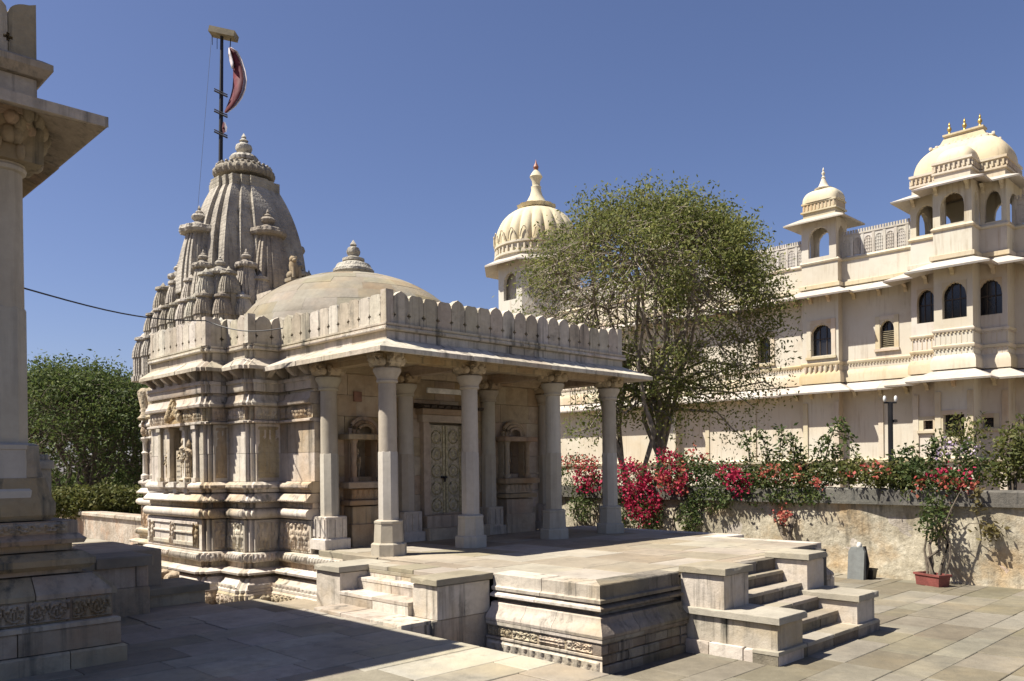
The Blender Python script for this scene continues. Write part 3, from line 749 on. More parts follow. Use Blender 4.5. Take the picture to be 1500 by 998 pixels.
def merlons(pth, z, w0, parent, skip=(), thick=.13, h=.47, k=1., mname='stone_roof'):
    for i, (P, d, L, k0, k1) in enumerate(path_sides(pth)):
        if i in skip or L < .2: continue
        n = max(2, round(L/w0)); w = round(L/n, 4)
        key = (w, thick, h, mname)
        if key not in MERL: MERL[key] = [merlon_mesh(w, thick, h, mname, k) for _ in range(5)]
        for s, f_ in ((.001, 1), (L-.001, -1)): link('half_merlon', MERL[key][0][1], parent, (P[0]+d[0]*s, P[1]+d[1]*s, z), math.atan2(d[1], d[0]), (f_, 1, 1))
        for q in range(n-1):
            s = (q+1)*w; x, y = P[0]+d[0]*s, P[1]+d[1]*s
            link('merlon', random.choice(MERL[key])[0], parent, (x, y, z), math.atan2(d[1], d[0])+jit(.015), (1, 1, 1+jit(.025)))
clean = [(-1.07, 5.72), (-1.07, 3.46), (-.70, 3.46), (-.70, 2.74), (-.15, 2.74), (-.15, -.20), (5.15, -.20), (5.15, 2.74), (5.7, 2.74)]
merlons(clean, 3.207, .262, TEM, skip=(7,))
m = MB(); m.box(-.02, 5.02, -.06, 2.9, 3.02, 3.12); put(m, 'porch_roof', 'stone_roof', TEM, (2.5, 1.3, 3.0))
m = MB(); m.box(-.08, 5.08, -.12, 1.75, 2.862, 2.94); put(m, 'porch_ceiling', 'stone_porch', TEM, (2.5, .8, 2.86))

# columns
def octa(r): return [(r*cos(pi/8+pi/4*k), r*sin(pi/8+pi/4*k)) for k in range(8)]
def column_parts():
    base = MB(); q = 1/cos(pi/8)
    base.loft([[(x, y, z) for x, y in octa(a*q)] for a, z in ((.238, 0), (.238, .16), (.225, .175), (.20, .18), (.198, .26), (.188, .45), (.195, .455), (.195, .485), (.165, .50))])
    low = MB(); low.loft([[(x, y, z) for x, y in octa(a*q)] for a, z in ((.134, .495), (.132, 1.45), (.126, 1.465))])
    up = MB(); up.lathe([(.131, 1.46), (.128, 1.95), (.126, 2.44)], 16, ph=pi/16)
    cap = MB(); cap.lathe([(.126, 2.43), (.15, 2.44), (.155, 2.465), (.145, 2.48), (.15, 2.51), (.185, 2.57), (.20, 2.60), (.20, 2.635), (.16, 2.65)], 24)
    br = MB()
    for k in range(4):
        c_, s_ = cos(k*pi/2), sin(k*pi/2)
        pr_ = [(.0, 2.645), (.14, 2.645), (.19, 2.67), (.235, 2.72), (.25, 2.765), (.285, 2.79), (.285, 2.835), (.0, 2.835)]
        br.loft([[(c_*x-s_*y, s_*x+c_*y, z) for x, z in pr_] for y in (-.085, .085)])
        for y in (-.1, .1):
            br.tube([(c_*(.20+.055*cos(t)*(1-t/11))-s_*y, s_*(.20+.055*cos(t)*(1-t/11))+c_*y, 2.745+.055*sin(t)*(1-t/11)) for t in [.6*q for q in range(14)]], .022, 6)
        br.blob((c_*.27, s_*.27, 2.755), (.05, .05, .05), 8, 6); br.blob((c_*.17-s_*.13, s_*.17+c_*.13, 2.72), (.055, .055, .06), 8, 6)
    return base.mesh('base', 'stone_column', 25), low.mesh('shaft', 'stone_column', 25), up.mesh('shaft', 'stone_column', 25), cap.mesh('capital', 'stone_column', 40), br.mesh('bracket', 'stone_porch', 40)
CP = column_parts()
sqb = MB(); sqb.box(-.23, .23, -.23, .23, 0, .16, .012); sqb.box(-.19, .19, -.19, .19, .16, .50, .012)
for a_ in (-.13, 0, .13):
    sqb.box(a_-.03, a_+.03, -.205, .205, .19, .46); sqb.box(-.204, .204, a_-.03, a_+.03, .191, .459)
SQB = sqb.mesh('base', 'stone')
def column(x, y, sq=False, z=ZT, parent=TEM, sc=1.):
    c = link('column', CP[1], parent, (x, y, z), 0, sc); c.name = 'column'; WP[c.name] = (x, y, z)
    for nm, me in (('base', SQB if sq else CP[0]), ('upper_shaft', CP[2]), ('capital', CP[3]), ('bracket_capital', CP[4])):
        o = bpy.data.objects.new(nm, me); COL.objects.link(o); o.parent = c
        if nm == 'base' and not sq: pass
    return c
for x in (0., 1.56, 3.47, 5.0): column(x, 0.)
column(0., 1.52, True)
for x in (1.56, 3.47, 5.0): column(x, 1.62, True)
# beams
def beam(x0, x1, y0, y1, n, ax):
    for q in range(n):
        m = MB()
        if ax == 'x': m.box(x0+(x1-x0)*q/n+.002, x0+(x1-x0)*(q+1)/n-.002, y0, y1, 2.785, 2.862, .008); m.box(x0+(x1-x0)*q/n+.01, x0+(x1-x0)*(q+1)/n-.01, y0+.03, y1-.03, 2.70, 2.786)
        else: m.box(x0, x1, y0+.002, y1-.002, 2.785, 2.861, .008); m.box(x0+.03, x1-.03, y0, y1, 2.70, 2.786)
        put(m, 'beam', 'stone_porch', TEM, ((x0+x1)/2, (y0+y1)/2, 2.7))
xs = (-.14, 1.56, 3.47, 5.14)
for q in range(3): beam(xs[q], xs[q+1], -.14, .14, 1, 'x')
for x in (0, 1.56, 3.47, 5.0): beam(x-.12, x+.12, .145, 1.6, 1, 'y')
beam(-.14, 5.14, 1.5, 1.78, 3, 'x')
# back wall of the porch: coursed blocks around door and niches
rows = [ZT, .38, .72, 1.05, 1.38, 1.70, 2.02, 2.36, 2.70]
opens = [(1.93, 3.07, .36, 2.02), (.50, .92, 1.05, 1.70), (3.90, 4.34, 1.05, 1.70)]
for r in range(len(rows)-1):
    z0, z1 = rows[r], rows[r+1]; x = .0+random.uniform(0, .25); segs = [(.0, 5.12)]
    for (a, b, c0, c1) in opens:
        if z0 >= c0-.03 and z1 <= c1+.03:
            ns = []
            for (s0, s1) in segs:
                if a > s0 and b < s1: ns += [(s0, a), (b, s1)]
                else: ns.append((s0, s1))
            segs = ns
    for (s0, s1) in segs:
        n = max(1, round((s1-s0)/.55)); cu = [s0]+[s0+(s1-s0)*(q+jit(.2))/n for q in range(1, n)]+[s1]
        for q in range(n):
            m = MB(); j = jit(.006); m.box(cu[q]+.003, cu[q+1]-.003, 1.70+j, 1.92, z0+.003, z1-.003); put(m, 'wall_block', 'stone_porch', TEM, ((cu[q]+cu[q+1])/2, 1.7, z0))
m = MB(); m.box(-.1, 5.1, 1.925, 1.95, -.05, 2.8); put(m, 'wall_backing', 'mortar', TEM, (2.5, 1.93, 0))
def niche(xa, xb, zs, zt, deep, name='niche'):
    xc = (xa+xb)/2; w = xb-xa
    root = MB(); root.box(xa-.16, xb+.16, 1.42, 1.70, ZT, .30, .01); n_ = put(root, name, 'stone_porch', TEM, (xc, 1.5, ZT))
    m = MB(); m.box(xa-.13, xb+.13, 1.45, 1.70, .30, .58, .01); put(m, 'pedestal', 'stone_porch', n_, (xc, 1.5, .3))
    m = MB(); m.box(xa-.2, xb+.2, 1.40, 1.70, .60, .68, .015); put(m, 'ledge', 'stone_porch', n_, (xc, 1.5, .6))
    m = relief((xa-.13, 1.47), (1, 0), 0, w+.26, .69, .86, 0, f_petal(.1, .03), .02); m.box(xa-.13, xb+.13, 1.47, 1.7, .69, .86); put(m, 'petal_band', 'stone_porch', n_, (xc, 1.5, .7))
    m = MB(); m.box(xa-.24, xb+.24, 1.36, 1.70, .87, zs, .015); put(m, 'sill', 'stone_porch', n_, (xc, 1.5, .87))
    for x in (xa-.05, xb+.05):
        m = MB(); m.lathe([(.07, 0), (.07, .05), (.045, .08), (.05, .2), (.04, .3), (.05, .42), (.045, zt-zs-.08), (.075, zt-zs)], 12, (x, 1.52, zs)); m.box(x-.06, x+.06, 1.56, 1.7, zs, zt); put(m, 'colonnette', 'stone_porch', n_, (x, 1.52, zs), 40)
    m = MB(); m.box(xa-.22, xb+.22, 1.38, 1.70, zt, zt+.09, .015); put(m, 'lintel', 'stone_porch', n_, (xc, 1.5, zt))
    for k in range(3):
        m = MB(); rr = w*.62*(1-k*.22); cc = []
        for q in range(13):
            t = pi*q/12; cc.append((xc+rr*cos(t), 1.62-.03*k, zt+.10+(rr*.95)*sin(t)**.8))
        m.tube(cc, .035-.004*k, 6); put(m, 'arch_hood', 'stone_porch', n_, (xc, 1.6, zt+.1), 50)
    m = MB(); m.box(xa, xb, 1.90, 1.924, zs, zt); put(m, 'recess', 'stone_porch', n_, (xc, 1.9, zs))
    statue(xc, 1.80, zs, .5, parent=n_)
niche(.50, .92, .97, 1.64, .2); niche(3.90, 4.34, .97, 1.66, .2)
# door
D = put(MB().box(1.93, 2.06, 1.60, 1.75, .36, 1.97), 'doorway', 'stone_porch', TEM, (2.5, 1.7, .36))
for (a, b) in ((2.94, 3.07),): put(MB().box(a, b, 1.60, 1.75, .36, 1.97), 'jamb', 'stone_porch', D, (a, 1.7, .36))
for (a, b) in ((2.06, 2.12), (2.88, 2.94)): put(MB().box(a, b, 1.64, 1.76, .36, 1.93), 'inner_jamb', 'stone_carved', D, (a, 1.7, .36))
put(MB().box(1.88, 3.12, 1.56, 1.75, 1.97, 2.10, .01), 'lintel', 'stone_porch', D, (2.5, 1.7, 1.97))
put(MB().box(1.84, 3.16, 1.50, 1.72, 2.10, 2.20, .01), 'lintel', 'stone_porch', D, (2.5, 1.7, 2.1))
m = MB()
for k in range(9): m.loft([[(1.80+k*.156+w, y, z) for y, z in ((1.72, 2.205), (1.42, 2.205), (1.40, 2.24), (1.72, 2.30))] for w in (.0, .12)])
put(m, 'canopy', 'wood_dark', D, (2.5, 1.6, 2.2))
for s, (a, b) in enumerate(((2.12, 2.495), (2.505, 2.88))):
    lf = put(MB().box(a, b, 1.72, 1.76, .36, 1.93), 'door_leaf', 'door_green', D, (a, 1.74, .36))
    for k in range(5):
        zc = .52+k*.30; m = MB(); xc = (a+b)/2
        m.tube([(xc+.11*cos(t), 1.715, zc+.11*sin(t)) for t in [2*pi*q/14 for q in range(15)]], .016, 5)
        m.blob((xc, 1.715, zc), (.05, .015, .06), 8, 5); put(m, 'boss', 'brass', lf, (xc, 1.715, zc), 60)
    for x in (a+.03, b-.03): put(MB().box(x-.022, x+.022, 1.705, 1.722, .38, 1.91), 'brass_strip', 'brass', lf, (x, 1.71, .38))
m = MB(); m.tube([(2.44, 1.68, 1.02), (2.44, 1.655, .98), (2.44, 1.66, .93)], .02, 6); m.box(2.40, 2.52, 1.68, 1.72, .99, 1.03); put(m, 'latch', 'iron', D, (2.44, 1.7, 1.0))
put(MB().box(1.80, 3.20, 1.30, 1.68, ZT, .15, .012), 'door_step', 'stone_porch', D, (2.5, 1.5, ZT)); put(MB().box(1.88, 3.12, 1.46, 1.72, .15, .355, .012), 'threshold', 'stone_porch', D, (2.5, 1.5, .15))
# dome
DC = (2.5, 4.5)
def dz(r): return 3.35+1.72*sqrt(max(0, 1-(r/2.38)**2))
rr_ = [2.34, 2.22, 2.06, 1.87, 1.66, 1.43, 1.18, .92, .65, .34]
for k in range(len(rr_)-1):
    n = max(8, round(2*pi*rr_[k]/.62)); ph = random.random()*6
    for q in range(n):
        a0, a1 = ph+2*pi*q/n, ph+2*pi*(q+1)/n; aa = [a0+(a1-a0)*i/4 for i in range(5)]; j = jit(.004); m = MB()
        tops = [];
        rad = [rr_[k]+(rr_[k+1]-rr_[k])*i/2 for i in range(3)]
        v = []
        for rad_ in rad:
            for a in aa: v.append((DC[0]+rad_*cos(a), DC[1]+rad_*sin(a), dz(rad_)+j))
        f = [(i*5+p, i*5+p+1, (i+1)*5+p+1, (i+1)*5+p) for i in range(2) for p in range(4)]
        nb = len(v); v += [(x, y, z-.12) for x, y, z in v]
        f += [(x+nb) for x in ()]
        edge = [0, 1, 2, 3, 4, 9, 14, 13, 12, 11, 10, 5]
        f += [(edge[i], edge[(i+1) % 12], edge[(i+1) % 12]+nb, edge[i]+nb) for i in range(12)]
        m.add(v, f); am = (a0+a1)/2; put(m, 'dome_stone', 'stone_dome', TEM, (DC[0]+rad[1]*cos(am), DC[1]+rad[1]*sin(am), dz(rad[1])), 40)
m = MB(); m.lathe([(2.46, 3.1), (2.46, 3.42), (2.36, 3.48)], 48, (DC[0], DC[1], 0)); put(m, 'dome_drum', 'stone_dome', TEM, (2.5, 4.5, 3.1))
m = MB(); m.lathe([(.36, 5.02), (.37, 5.08), (.41, 5.12), (.41, 5.17), (.37, 5.2), (.33, 5.28), (.2, 5.33)], 48, (2.5, 4.5, 0), lambda a, z: 1-.03*(sin(a*20) > 0)*(z > 5.15))
DF = put(m, 'dome_finial', 'stone_spire', TEM, (2.5, 4.5, 5.0), 40)
m = MB(); m.lathe([(.15, 5.3), (.22, 5.35), (.22, 5.40), (.14, 5.43), (.10, 5.45), (.13, 5.5), (.14, 5.55), (.11, 5.62), (.05, 5.65), (.07, 5.68), (.0, 5.79)], 24, (2.5, 4.5, 0)); put(m, 'pot_finial', 'stone_spire', DF, (2.5, 4.5, 5.3), 40)

# tower
TC = (2.5, 9.07)
m = MB(); spire_body(m, TC, 1.24, 4.4, 8.02, .47, 22, 3.2)
TOW = put(m, 'tower', 'stone_spire', TEM, (TC[0], TC[1], 4.4), 25)
m = MB(); m.prism([(TC[0]+x, TC[1]+y) for x, y in spire_plan(.70)], 7.78, 8.03); m.lathe([(.5, 8.0), (.5, 8.16)], 24, (TC[0], TC[1], 0)); put(m, 'neck', 'stone_spire', TOW, (TC[0], TC[1], 8.0))
m = MB(); m.lathe([(.50, 8.13), (.68, 8.16), (.72, 8.22), (.72, 8.30), (.66, 8.37), (.52, 8.45), (.36, 8.52), (.22, 8.55)], 112, (TC[0], TC[1], 0), lambda a, z: 1-.05*(sin(a*28) > 0)*(z < 8.4)); put(m, 'ribbed_disc', 'stone_spire', TOW, (TC[0], TC[1], 8.1), 40)
m = MB()
for k in range(30): m.blob((TC[0]+.62*cos(2*pi*k/30), TC[1]+.62*sin(2*pi*k/30), 8.41), (.045, .045, .035), 6, 4)
put(m, 'bead_ring', 'stone_spire', TOW, (TC[0], TC[1], 8.4), 60)
m = MB(); m.lathe([(.2, 8.5), (.33, 8.58), (.34, 8.65), (.28, 8.72), (.14, 8.74)], 64, (TC[0], TC[1], 0), lambda a, z: 1-.05*(sin(a*16) > 0)); put(m, 'small_disc', 'stone_spire', TOW, (TC[0], TC[1], 8.5), 40)
m = MB(); m.lathe([(.12, 8.70), (.10, 8.76), (.17, 8.82), (.20, 8.90), (.18, 8.97), (.10, 9.02), (.08, 9.05), (.11, 9.08), (.05, 9.14), (.06, 9.17), (.0, 9.28)], 24, (TC[0], TC[1], 0)); put(m, 'pot_finial', 'stone_spire', TOW, (TC[0], TC[1], 8.7), 40)
m = MB()
for hh, z0_, z1_ in ((1.82, 3.5, 3.95), (1.68, 3.9, 4.3), (1.55, 4.25, 4.7), (1.36, 4.65, 5.05)): m.prism([(TC[0]+x, TC[1]+y) for x, y in spire_plan(hh*.98)], z0_, z1_)
put(m, 'tower_base', 'stone_spire', TOW, (TC[0], TC[1], 3.5))
def spirelet_mesh(a, h, name='spirelet'):
    m = MB(); spire_body(m, (0, 0), a, 0, h*.66, .55, 7, 2.0)
    m.lathe([(a*.55, h*.65), (a*.9, h*.67), (a*.96, h*.70), (a*.9, h*.74), (a*.5, h*.77)], 40, (0, 0, 0), lambda t, z: 1-.08*(sin(t*10) > 0))
    kalasha(m, (0, 0, h*.765), h*.145, 12); return m.mesh(name, 'stone_spire', 30)
def stub_mesh(a, h):
    m = MB(); m.prism([(x*1.05, y*1.05) for x, y in spire_plan(a)], 0, h*.10); m.prism([(x*.9, y*.9) for x, y in spire_plan(a)], h*.1, h*.5); spire_body(m, (0, 0), a, h*.5, h*.86, .55, 5, 1.9)
    m.lathe([(a*.55, h*.85), (a*.85, h*.88), (a*.8, h*.93), (a*.3, h*.96), (.0, h*1.04)], 24, (0, 0, 0)); return m.mesh('spirelet', 'stone_spire', 30)
SPA = spirelet_mesh(.47, 2.05); SPB = spirelet_mesh(.27, 1.34); SPC = stub_mesh(.215, 1.16); SPD = stub_mesh(.205, 1.02); SPE = stub_mesh(.23, 1.08)
for k in range(4):
    c_, s_ = [(1, 0), (0, 1), (-1, 0), (0, -1)][k]
    def pl(me, hh, off, z):
        x, y = hh, off; link('spirelet', me, TOW, (TC[0]+c_*x-s_*y, TC[1]+s_*x+c_*y, z), 0, random.uniform(.96, 1.04))
    pl(SPA, 1.12, 0, 5.22)
    for o in (-.66, .66): pl(SPB, 1.34, o, 4.80)
    pl(SPB, 1.2, 1.2, 4.55)
    for o in (-1.15, -.4, .4, 1.15): pl(SPC, 1.5, o, 4.42)
    for o in (-1.38, -.92, -.46, 0, .46, .92, 1.38): pl(SPD, 1.66, o, 4.0)
    for o in (-1.5, -1.0, -.5, 0, .5, 1.0, 1.5): pl(SPE, 1.84, o, 3.30)
# gabled block over the antechamber, with a seated lion
b0 = aty(392, 428, 7.0); b1 = aty(447, 409, 7.0)
m = MB(); m.loft([[(x, y, z) for x, z in ((b0[0]-.05, b0[2]-.5), (b1[0]+.5, b1[2]-.6), (b1[0]+.5, b1[2]-.06), (b1[0]-.1, b1[2]-.05), (b0[0]-.05, b0[2]))] for y in (6.75, 8.2)])
put(m, 'gable_block', 'stone_roof', TEM, (2.5, 7.4, 5.))
lb = aty(431, 412, 6.95); m = MB(); k = .95
lx_, ly_, lz_ = lb
m.box(lx_-.16, lx_+.16, ly_-.14, ly_+.14, lz_-.02, lz_+.05)
m.tube([(lx_+.06, ly_, lz_+.10), (lx_+.02, ly_, lz_+.22), (lx_-.02, ly_, lz_+.36), (lx_-.03, ly_, lz_+.43)], [.115, .12, .10, .075], 10)
m.blob((lx_-.035, ly_-.01, lz_+.47), (.085, .075, .085)); m.blob((lx_-.04, ly_-.09, lz_+.445), (.05, .06, .045))
for sg in (-1, 1):
    m.tube([(lx_+sg*.07, ly_-.08, lz_+.30), (lx_+sg*.075, ly_-.11, lz_+.18), (lx_+sg*.075, ly_-.12, lz_+.05)], [.05, .04, .045], 7); m.blob((lx_+sg*.09, ly_+.02, lz_+.12), (.07, .11, .09)); m.blob((lx_+sg*.06, ly_+.0, lz_+.54), (.02, .02, .03), 6, 4)
put(m, 'lion_figure', 'stone_dome', TEM, tuple(lb), 60)
put(MB().box(aty(530, 570, 1.45)[0], aty(541, 570, 1.45)[0], 1.66, 1.69, 2.26, 2.42), 'wall_plaque', 'plaque_red', TEM, (.6, 1.68, 2.3))
q0 = aty(626, 572, 1.4); q1 = aty(693, 581, 1.4)
put(MB().box(q0[0], q1[0], 1.38, 1.43, q0[2]-.04, q0[2]+.05, .01), 'strip_light', 'white_paint', TEM, (q0[0], 1.4, q0[2]))

# ================================================================== SHADED TEMPLE at the left edge
OLD = thing('shaded_temple', (-6.5, .5, ZP), 'shaded old stone temple corner with thick column, carved plinth and deep eave', 'temple')
def opath(u, v, y, back=4.):
    x = aty(u, v, y)[0]; return [(-9.5, y), (x, y), (x, y+back)]
def oz(u, v, y): return float(aty(u, v, y)[2])
def ocourse(u, v0, v1, y, prof, name, stone, mname='stone_old', rough=.008):
    z0, z1 = oz(u, v0, y), oz(u, v1, y); H = z1-z0
    course(opath(u, (v0+v1)/2, y), [(o, z0+t*H) for o, t in prof], mname, OLD, name, stone, .5, .008, rough)
    return z0, z1
z0, z1 = ocourse(186, 973, 942, -1.83, [(.0, 0), (.0, .9), (-.015, 1)], 'foot_stone', .55, rough=.006)
ocourse(176, 941, 910, -1.79, [(.0, 0), (.0, .92), (-.012, 1)], 'plinth_stone', .75, rough=.012)
ocourse(172, 909.5, 902, -1.78, [(.02, 0), (.02, .8), (.0, 1)], 'ledge_stone', .9)
zb0, zb1 = ocourse(164, 901.5, 869, -1.74, [(.0, 0), (.0, 1)], 'band_stone', .34, rough=.006)
P, d, L, _, _ = path_sides(opath(164, 885, -1.74))[0]
for q in range(6): put(relief(P, d, L-.34*(q+1)+.01, L-.34*q-.01, zb0+.01, zb1-.01, .008, f_scroll(.165, .03), .012), 'carving', 'stone_old', OLD, (P[0]+L-.34*(q+.5), P[1], zb0), 40)
ocourse(160, 868.5, 838, -1.74, [(.03, 0), (.03, .22), (-.03, .6), (-.1, 1)], 'sloping_stone', .5, rough=.02)
ocourse(120, 837, 831, -1.58, [(.0, 0), (.0, 1)], 'recess_stone', .9)
ocourse(128, 830.5, 806, -1.64, [(.02, 0), (.06, .25), (.06, .6), (-.02, 1)], 'slab_stone', 1.1)
ocourse(104, 805, 795, -1.55, [(.0, 0), (.0, 1)], 'recess_stone', .9)
zb0, zb1 = ocourse(108, 794.5, 762, -1.57, [(.06, 0), (.08, .2), (.02, .45), (.02, 1)], 'carved_stone', .8)
P, d, L, _, _ = path_sides(opath(108, 780, -1.57))[0]
put(relief(P, d, L-2.2, L-.06, zb0+.1, zb1-.01, .03, f_scroll(.2, .035), .02), 'carving', 'stone_old', OLD, (P[0]+L-1, P[1], zb0), 40)
ocourse(73, 761.5, 700, -1.50, [(.0, 0), (.03, .12), (.035, .4), (.0, .6), (-.03, 1)], 'base_stone', .7)
ocourse(62, 699.5, 651, -1.46, [(.0, 0), (-.02, .5), (-.02, .95), (-.05, 1)], 'fluted_stone', .28, rough=.004)
m = MB(); m.box(-9.5, -4.95, -1.3, 6, ZP, .9); put(m, 'core', 'mortar', OLD, (-7, 2, ZP))
YC = -1.22
zs0, zs1 = oz(36, 651, YC), oz(36, 262, YC); ss = (zs1-zs0)/(2.43-.495); xr_ = aty(36, 450, YC)[0]
for k in range(3): column(xr_-.135*ss-k*2.3, YC, False, zs0-.495*ss, OLD, ss)
# eave, parapet, merlons
EY = -2.02; PY = -1.50
ec = aty(157, 172, EY); ez1 = ec[2]; ez0 = aty(157, 187, EY)[2]; ex = ec[0]
pc = aty(54, 110, PY); px_ = pc[0]
pz = lambda v: float(aty(54, v, PY)[2])
ov = PY-EY
epath = [(-9.5, PY), (ex-ov, PY), (ex-ov, 4.2)]
course(epath, [(-.1, ez0+.20), (ov-.02, ez0), (ov, ez0), (ov, ez1), (-.1, ez1+.24)], 'stone_old', OLD, 'eave_slab', .75, .3, .008, .008, smooth=None)
ppath = [(px_-4.4, PY), (px_, PY), (px_, 3.9)]
course(ppath, [(.0, ez1+.12), (.0, pz(118))], 'stone_old', OLD, 'parapet_stone', .6, .3, .01, .008)
course(ppath, [(.04, pz(117)), (.10, pz(106)), (.10, pz(97)), (.03, pz(90))], 'stone_old', OLD, 'lip_stone', .9, .3, .008, .005)
hm = pz(8)-pz(89)
merlons(ppath, pz(89), .44, OLD, skip=(1,), thick=.17, h=hm, k=hm/.47, mname='stone_old')
m = MB(); m.box(-9.5, px_-.1, PY+.15, 4.0, ez1, ez1+.25); put(m, 'roof_slab', 'stone_old', OLD, (-7, 2, ez1))
m = MB(); m.box(-9.5, xr_+.1, YC-.25, YC+.2, ez0-.02-.25, ez0+.12); put(m, 'beam', 'stone_old', OLD, (-7, YC, ez0))
m = MB(); m.box(xr_-.5, xr_+.05, YC+.2, 4.2, ez0-.27, ez0+.11); put(m, 'beam', 'stone_old', OLD, (-5, 2, ez0))
m = MB(); m.box(-9.5, -5.6, 1.6, 4.0, .8, ez1+.1); put(m, 'back_wall', 'stone_old', OLD, (-7, 2, .9))
m = MB(); m.lathe([(.20, zs1+.08), (.25, zs1+.2), (.33, zs1+.4), (.37, zs1+.58)], 16, (xr_-.16, YC, 0))
for k in range(26):
    a = random.uniform(-2.6, .9); zz = random.uniform(.12, .55); rr = .20+.30*zz
    m.blob((xr_-.16+rr*cos(a), YC+rr*sin(a), zs1+zz*.95), (.06+jit(.02), .06+jit(.02), .085), 8, 6)
put(m, 'carved_bracket', 'stone_old', OLD, (xr_, YC, zs1+.6), 60)
p0 = aty(54, 757, 1.2); p1 = aty(75, 672, 1.2)
m = MB(); m.box(p0[0], p1[0], 1.2, 1.45, p0[2]-.3, p1[2]-.12); m.box(p0[0]-.03, p1[0]+.03, 1.17, 1.48, p1[2]-.12, p1[2]-.02, .02)
for k in range(3): m.blob((p0[0]+(p1[0]-p0[0])*(k+.5)/3, 1.3, p1[2]+.0), (.045, .06, .06), 8, 6)
put(m, 'corner_post', 'stone_old', OLD, (p0[0], 1.3, p0[2]), 50)
# flank wall of its side stair
FL = thing('stair_flank_wall', (-3.5, 1., ZP), 'dark shaded stone flank wall with capstone beside the old temple plinth', 'wall')
for q, (xa, xb) in enumerate(((-3.98, -3.62), (-3.62, -3.12))):
    put(MB().box(xa+.003, xb-.003, .55, 1.15, ZP-.01, -.20, .01), 'block', 'stone_old', FL, (xa, .8, ZP)); 
for q, (xa, xb) in enumerate(((-4.1, -3.28), (-3.28, -3.13))): put(MB().box(xa+.003, xb-.003, .56, 1.15, -.195, .05, .01), 'block', 'stone_old', FL, (xa, .8, -.2))
for q, (xa, xb) in enumerate(((-4.15, -3.75), (-3.75, -3.09))): put(MB().box(xa+.003, xb-.003, .50, 1.2, .053, .175, .015), 'capstone', 'stone_yard', FL, (xa, .8, .05))
for q in range(6): put(MB().box(-4.1, -2.72+jit(.02), 1.205+q*.62, 1.82+q*.62-.005, -.5, .172+jit(.003), .012), 'platform_slab', 'stone_floor', FL, (-3.4, 1.5+q*.62, 0))
LS = thing('low_step_slab', (-2.6, 1.1, ZP), 'low shaded step slab next to the stair flank wall', 'step')
put(MB().box(-3.1, -2.22, .88, 1.75, -.38, -.29, .012), 'tread', 'stone_yard', LS, (-2.6, 1.1, -.38)); put(MB().box(-3.06, -2.27, .93, 1.75, -1.0, -.383), 'riser', 'stone_old', LS, (-2.6, 1.1, ZP))

# ================================================================== WALLS
RW = thing('courtyard_wall', (8.8, -1., ZC), 'stained plaster garden wall with dark grey coping behind the terrace', 'wall')
zw0 = .43; ya, yb = -9.0, 5.5
q = MB()
NY, NZ = 150, 20
v = []
for j in range(NZ+1):
    for i in range(NY+1):
        y = ya+(yb-ya)*i/NY; z = -1.0+(zw0+1.0)*j/NZ
        b = .03*sin(y*2.1+z*3)+.02*sin(y*5.3-z*4.1)+random.uniform(-.008, .008)+(.05*max(0, .35-(z+.93))*2)
        v.append((8.6-b, y, z))
f = [(j*(NY+1)+i, j*(NY+1)+i+1, (j+1)*(NY+1)+i+1, (j+1)*(NY+1)+i) for j in range(NZ) for i in range(NY)]
q.add(v, f); put(q, 'plaster_face', 'wall_plaster', RW, (8.6, -1, ZC), 60)
put(MB().box(8.64, 9.0, ya, yb, -1.0, zw0), 'wall_core', 'wall_plaster', RW, (8.8, -1, ZC))
y = ya
while y < yb:
    L = random.uniform(1.1, 1.9); m = MB(); m.box(8.50+jit(.01), 9.06, y, y+L-.008, zw0-.015+jit(.006), zw0+.04, .0); m.box(8.55+jit(.01), 9.02, y, y+L-.008, zw0+.04, zw0+.27+jit(.012), .03)
    put(m, 'coping_block', 'coping', RW, (8.8, y+L/2, zw0)); y += L
BW = thing('far_boundary_wall', (2.2, 15, ZC), 'pale stained boundary wall with rounded coping below the leafy tree', 'wall')
wz1 = float(atx(150, 757, 1.9)[2]); put(MB().box(1.9, 2.3, 11.4, 30, -1.1, wz1), 'wall_face', 'wall_plaster', BW, (2.1, 15, ZC))
y = 11.4
while y < 30:
    put(MB().box(1.82, 2.38, y, y+1.5, wz1, wz1+.11, .03), 'coping_block', 'coping' if False else 'wall_plaster', BW, (2.1, y, wz1)); y += 1.506
put(MB().box(-14, 1.88, 5.0, 40, -1.15, ZC+.01), 'rear_court', 'stone_floor', None, (-4, 20, -1))
bpy.data.objects['rear_court']['kind'] = 'structure'

